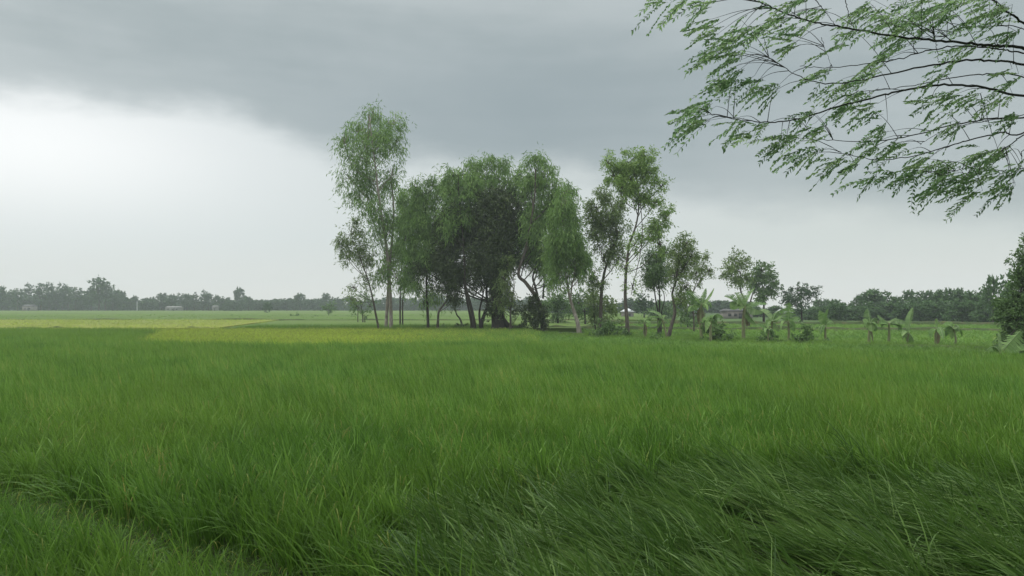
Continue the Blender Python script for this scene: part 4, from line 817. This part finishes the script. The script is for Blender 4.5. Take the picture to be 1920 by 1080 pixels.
# unseen clumps added to shade the foreground, then the tree's own upper crown
uc = MB()
for (x, y, z, rx, ry, rz) in ((2.5, 0.5, 9.2, 4.5, 4.5, 1.5), (7, 1.5, 9.8, 4.5, 4.5, 1.8), (5, 5, 10.2, 4.2, 2.6, 1.6), (-1.5, 1.5, 9.0, 3.6, 3.4, 1.2), (9.5, 5, 9.8, 3, 3.5, 1.8), (.5, 4.6, 9.8, 4, 3.0, 1.3), (-4.5, 3.5, 9.6, 3.4, 3.2, 1.2),
                            (-3, -4.5, 6.6, 4, 2.2, 2.6), (3, -5, 6.2, 4, 2.2, 2.8), (8.5, -4, 6.6, 4, 2.5, 2.8)):
    fill_crown(uc, np.array([x, y, z]), np.array([rx, ry, rz]), 20000, .20, .10, .3, 44, 9, .5)
    m = MB(); m.tube(spline([nb + [0, -.2, 5.6], (nb + np.array([x, y, z])) / 2 + [0, 0, 3.4], (x, y, z)], 20), np.linspace(.11, .03, 20), 8); m.build('bough', M_bough, near, nb, True)  # boughs added to carry the shading clumps
for (x, y, z, r) in ((7.8, 8.2, 7.6, 1.9), (9.6, 8.8, 7.2, 2.0), (8.6, 9.9, 8.6, 1.8), (10.2, 8.0, 5.4, 1.5)):
    fill_crown(uc, np.array([x, y, z]), np.array([r, r, r * .7]), 3500, .06, .03, .4, 14, 9, .4)
uc.build('crown', [M_near], near, nb)  # includes the added clumps that shade the foreground rice

# ------------------------------------------------------------------ air
mh, nt, n, l = newmat('haze_air'); out = n.new('ShaderNodeOutputMaterial'); pv = n.new('ShaderNodeVolumePrincipled')
pv.inputs['Color'].default_value = (.88, .95, 1.0, 1); pv.inputs['Density'].default_value = .00048; pv.inputs['Anisotropy'].default_value = .0
l.new(pv.outputs[0], out.inputs['Volume'])
mb = MB(); mb.box((0, 420, 15.5), (1830, 990, 34)); hz = mb.build('haze', mh); tag(hz, 'thin pale haze lying over the whole plain', None, None, 'stuff')

# ------------------------------------------------------------------ sky and sun
SUN_EL, SUN_AZ = math.radians(58), math.radians(-70)        # azimuth from +Y, negative = left
w = bpy.data.worlds.new('World'); SC.world = w; w.use_nodes = True
nt = w.node_tree; n, l = nt.nodes, nt.links; n.clear()
out = n.new('ShaderNodeOutputWorld'); bg = n.new('ShaderNodeBackground')
sky = n.new('ShaderNodeTexSky'); sky.sky_type = 'NISHITA'; sky.sun_disc = False; sky.sun_elevation = SUN_EL; sky.sun_rotation = SUN_AZ; sky.dust_density = 3
tc = n.new('ShaderNodeTexCoord'); sx = n.new('ShaderNodeSeparateXYZ'); l.new(tc.outputs['Generated'], sx.inputs[0])
def M(op, a, b=None, c=None, clamp=False):
    x = n.new('ShaderNodeMath'); x.operation = op; x.use_clamp = clamp
    for i, v in enumerate((a, b, c)):
        if v is None: continue
        if isinstance(v, (int, float)): x.inputs[i].default_value = v
        else: l.new(v, x.inputs[i])
    return x.outputs[0]
def SS(v, a, b):
    x = n.new('ShaderNodeMapRange'); x.interpolation_type = 'SMOOTHSTEP'; l.new(v, x.inputs[0]); x.inputs[1].default_value = a; x.inputs[2].default_value = b
    return x.outputs[0]
az = M('ARCTAN2', sx.outputs[0], sx.outputs[1]); el = M('ARCSINE', sx.outputs[2])
cv = n.new('ShaderNodeCombineXYZ'); l.new(az, cv.inputs[0]); l.new(el, cv.inputs[1])
def NZ(sxy, detail, rough=.5, off=0.0):
    mp = n.new('ShaderNodeMapping'); mp.inputs['Scale'].default_value = (sxy[0], sxy[1], 1); mp.inputs['Location'].default_value = (off, off * .7, off)
    t = n.new('ShaderNodeTexNoise'); t.inputs['Scale'].default_value = 1; t.inputs['Detail'].default_value = detail; t.inputs['Roughness'].default_value = rough
    l.new(cv.outputs[0], mp.inputs[0]); l.new(mp.outputs[0], t.inputs['Vector']); return M('SUBTRACT', t.outputs[0], .5)
n1 = NZ((5, 11), 5, .5, 2.3); n2 = NZ((2.2, 7), 4, .5, 7.1); n3 = NZ((14, 34), 5, .55, 4.4); n4 = NZ((1.6, 19), 4, .5, 9.3)
fc = n.new('ShaderNodeFloatCurve'); tt = M('MULTIPLY_ADD', az, 1 / 1.6, .5, True); l.new(tt, fc.inputs['Value'])
cu = fc.mapping.curves[0]; EDGE = [(-.8, .205), (-.576, .212), (-.45, .226), (-.36, .228), (-.29, .208), (-.22, .184), (-.135, .176), (.081, .160), (.226, .128), (.409, .108), (.576, .095), (.8, .09)]
while len(cu.points) < len(EDGE): cu.points.new(.5, .5)
for k, (a, e) in enumerate(EDGE): cu.points[k].location = ((a / 1.6 + .5), e)
fc.mapping.update()
dv = M('SUBTRACT', el, fc.outputs[0]); dv = M('ADD', dv, M('MULTIPLY', n1, .07)); dv = M('ADD', dv, M('MULTIPLY', n4, .035)); dv = M('ADD', dv, M('MULTIPLY', n3, .05))
deck = SS(dv, -.024, .040)
def COLR(c):
    x = n.new('ShaderNodeRGB'); x.outputs[0].default_value = (*c, 1); return x.outputs[0]
def MIX(f, a, b):
    x = n.new('ShaderNodeMix'); x.data_type = 'RGBA'
    l.new(f, x.inputs['Factor']); l.new(a, x.inputs['A']); l.new(b, x.inputs['B']); return x.outputs['Result']
# open band under the cloud deck
low = MIX(SS(az, -.5, .6), COLR((.65, .70, .705)), COLR((.61, .655, .635)))
low = MIX(M('MULTIPLY', SS(M('ADD', n2, M('MULTIPLY', n1, .5)), -.1, .3), .5), low, COLR((.62, .67, .68)))
low = MIX(SS(el, .09, -.01), low, COLR((.74, .74, .71)))
gx = M('DIVIDE', M('ADD', az, .57), .24); gy = M('DIVIDE', M('SUBTRACT', el, .175), .085)
gl = M('POWER', 2.718, M('MULTIPLY', M('ADD', M('MULTIPLY', gx, gx), M('MULTIPLY', gy, gy)), -1.0))
glow = MIX(M('MULTIPLY', gl, .95, None, True), low, COLR((.96, .98, .975)))
# the deck: darkest bank right of the middle, paler at the upper left and overhead
dx = M('DIVIDE', M('SUBTRACT', az, .02), .48); dy = M('DIVIDE', M('SUBTRACT', el, .225), .13)
dk = M('POWER', 2.718, M('MULTIPLY', M('ADD', M('MULTIPLY', dx, dx), M('MULTIPLY', dy, dy)), -1.0))
base = MIX(SS(M('ADD', n2, M('ADD', M('MULTIPLY', n3, .35), M('MULTIPLY', n4, .8))), -.26, .26), COLR((.385, .44, .445)), COLR((.52, .57, .572)))
dkc = MIX(M('MULTIPLY', dk, .75, None, True), base, COLR((.275, .335, .36)))
zen = MIX(SS(el, .38, .95), dkc, COLR((1.45, 1.52, 1.54)))
beh = MIX(SS(M('ABSOLUTE', az), .9, 1.8), zen, MIX(SS(el, .0, .9), COLR((.75, .78, .78)), COLR((1.45, 1.52, 1.54))))
cloud = MIX(M('MAXIMUM', deck, SS(M('ABSOLUTE', az), .9, 1.5)), glow, beh)
vm = n.new('ShaderNodeVectorMath'); vm.operation = 'SCALE'; l.new(sky.outputs[0], vm.inputs[0]); vm.inputs['Scale'].default_value = .09
fin = n.new('ShaderNodeMix'); fin.data_type = 'RGBA'; fin.inputs['Factor'].default_value = .93
l.new(vm.outputs[0], fin.inputs['A']); l.new(cloud, fin.inputs['B']); l.new(fin.outputs['Result'], bg.inputs[0]); bg.inputs[1].default_value = 1.0
l.new(bg.outputs[0], out.inputs[0])
ld = bpy.data.lights.new('sun', 'SUN'); ld.energy = 1.5; ld.angle = math.radians(25); ld.color = (1, .97, .92)
lo = bpy.data.objects.new('sun', ld); COL.objects.link(lo); lo.rotation_euler = (PI / 2 - SUN_EL, 0, PI - SUN_AZ)
lo.location = (-20, 20, 60)

# ------------------------------------------------------------------ camera
cd = bpy.data.cameras.new('camera'); cam = bpy.data.objects.new('camera', cd); COL.objects.link(cam)
cam.location = (0, 0, CAMZ); cam.rotation_euler = (PI / 2, 0, 0)
cd.sensor_width = 36; cd.lens = 36 * F / 1920; cd.shift_y = (HY - 540) / 1920; cd.clip_start = .1; cd.clip_end = 5000
SC.camera = cam
SC.view_settings.view_transform = 'Standard'; SC.view_settings.look = 'None'; SC.view_settings.exposure = 0.12; SC.view_settings.gamma = 1
cy = SC.cycles
cy.use_denoising = True; cy.use_adaptive_sampling = False; cy.max_bounces = 6; cy.diffuse_bounces = 3; cy.transmission_bounces = 4; cy.volume_bounces = 1; cy.transparent_max_bounces = 4; cy.glossy_bounces = 2
cy.sample_clamp_indirect = 4
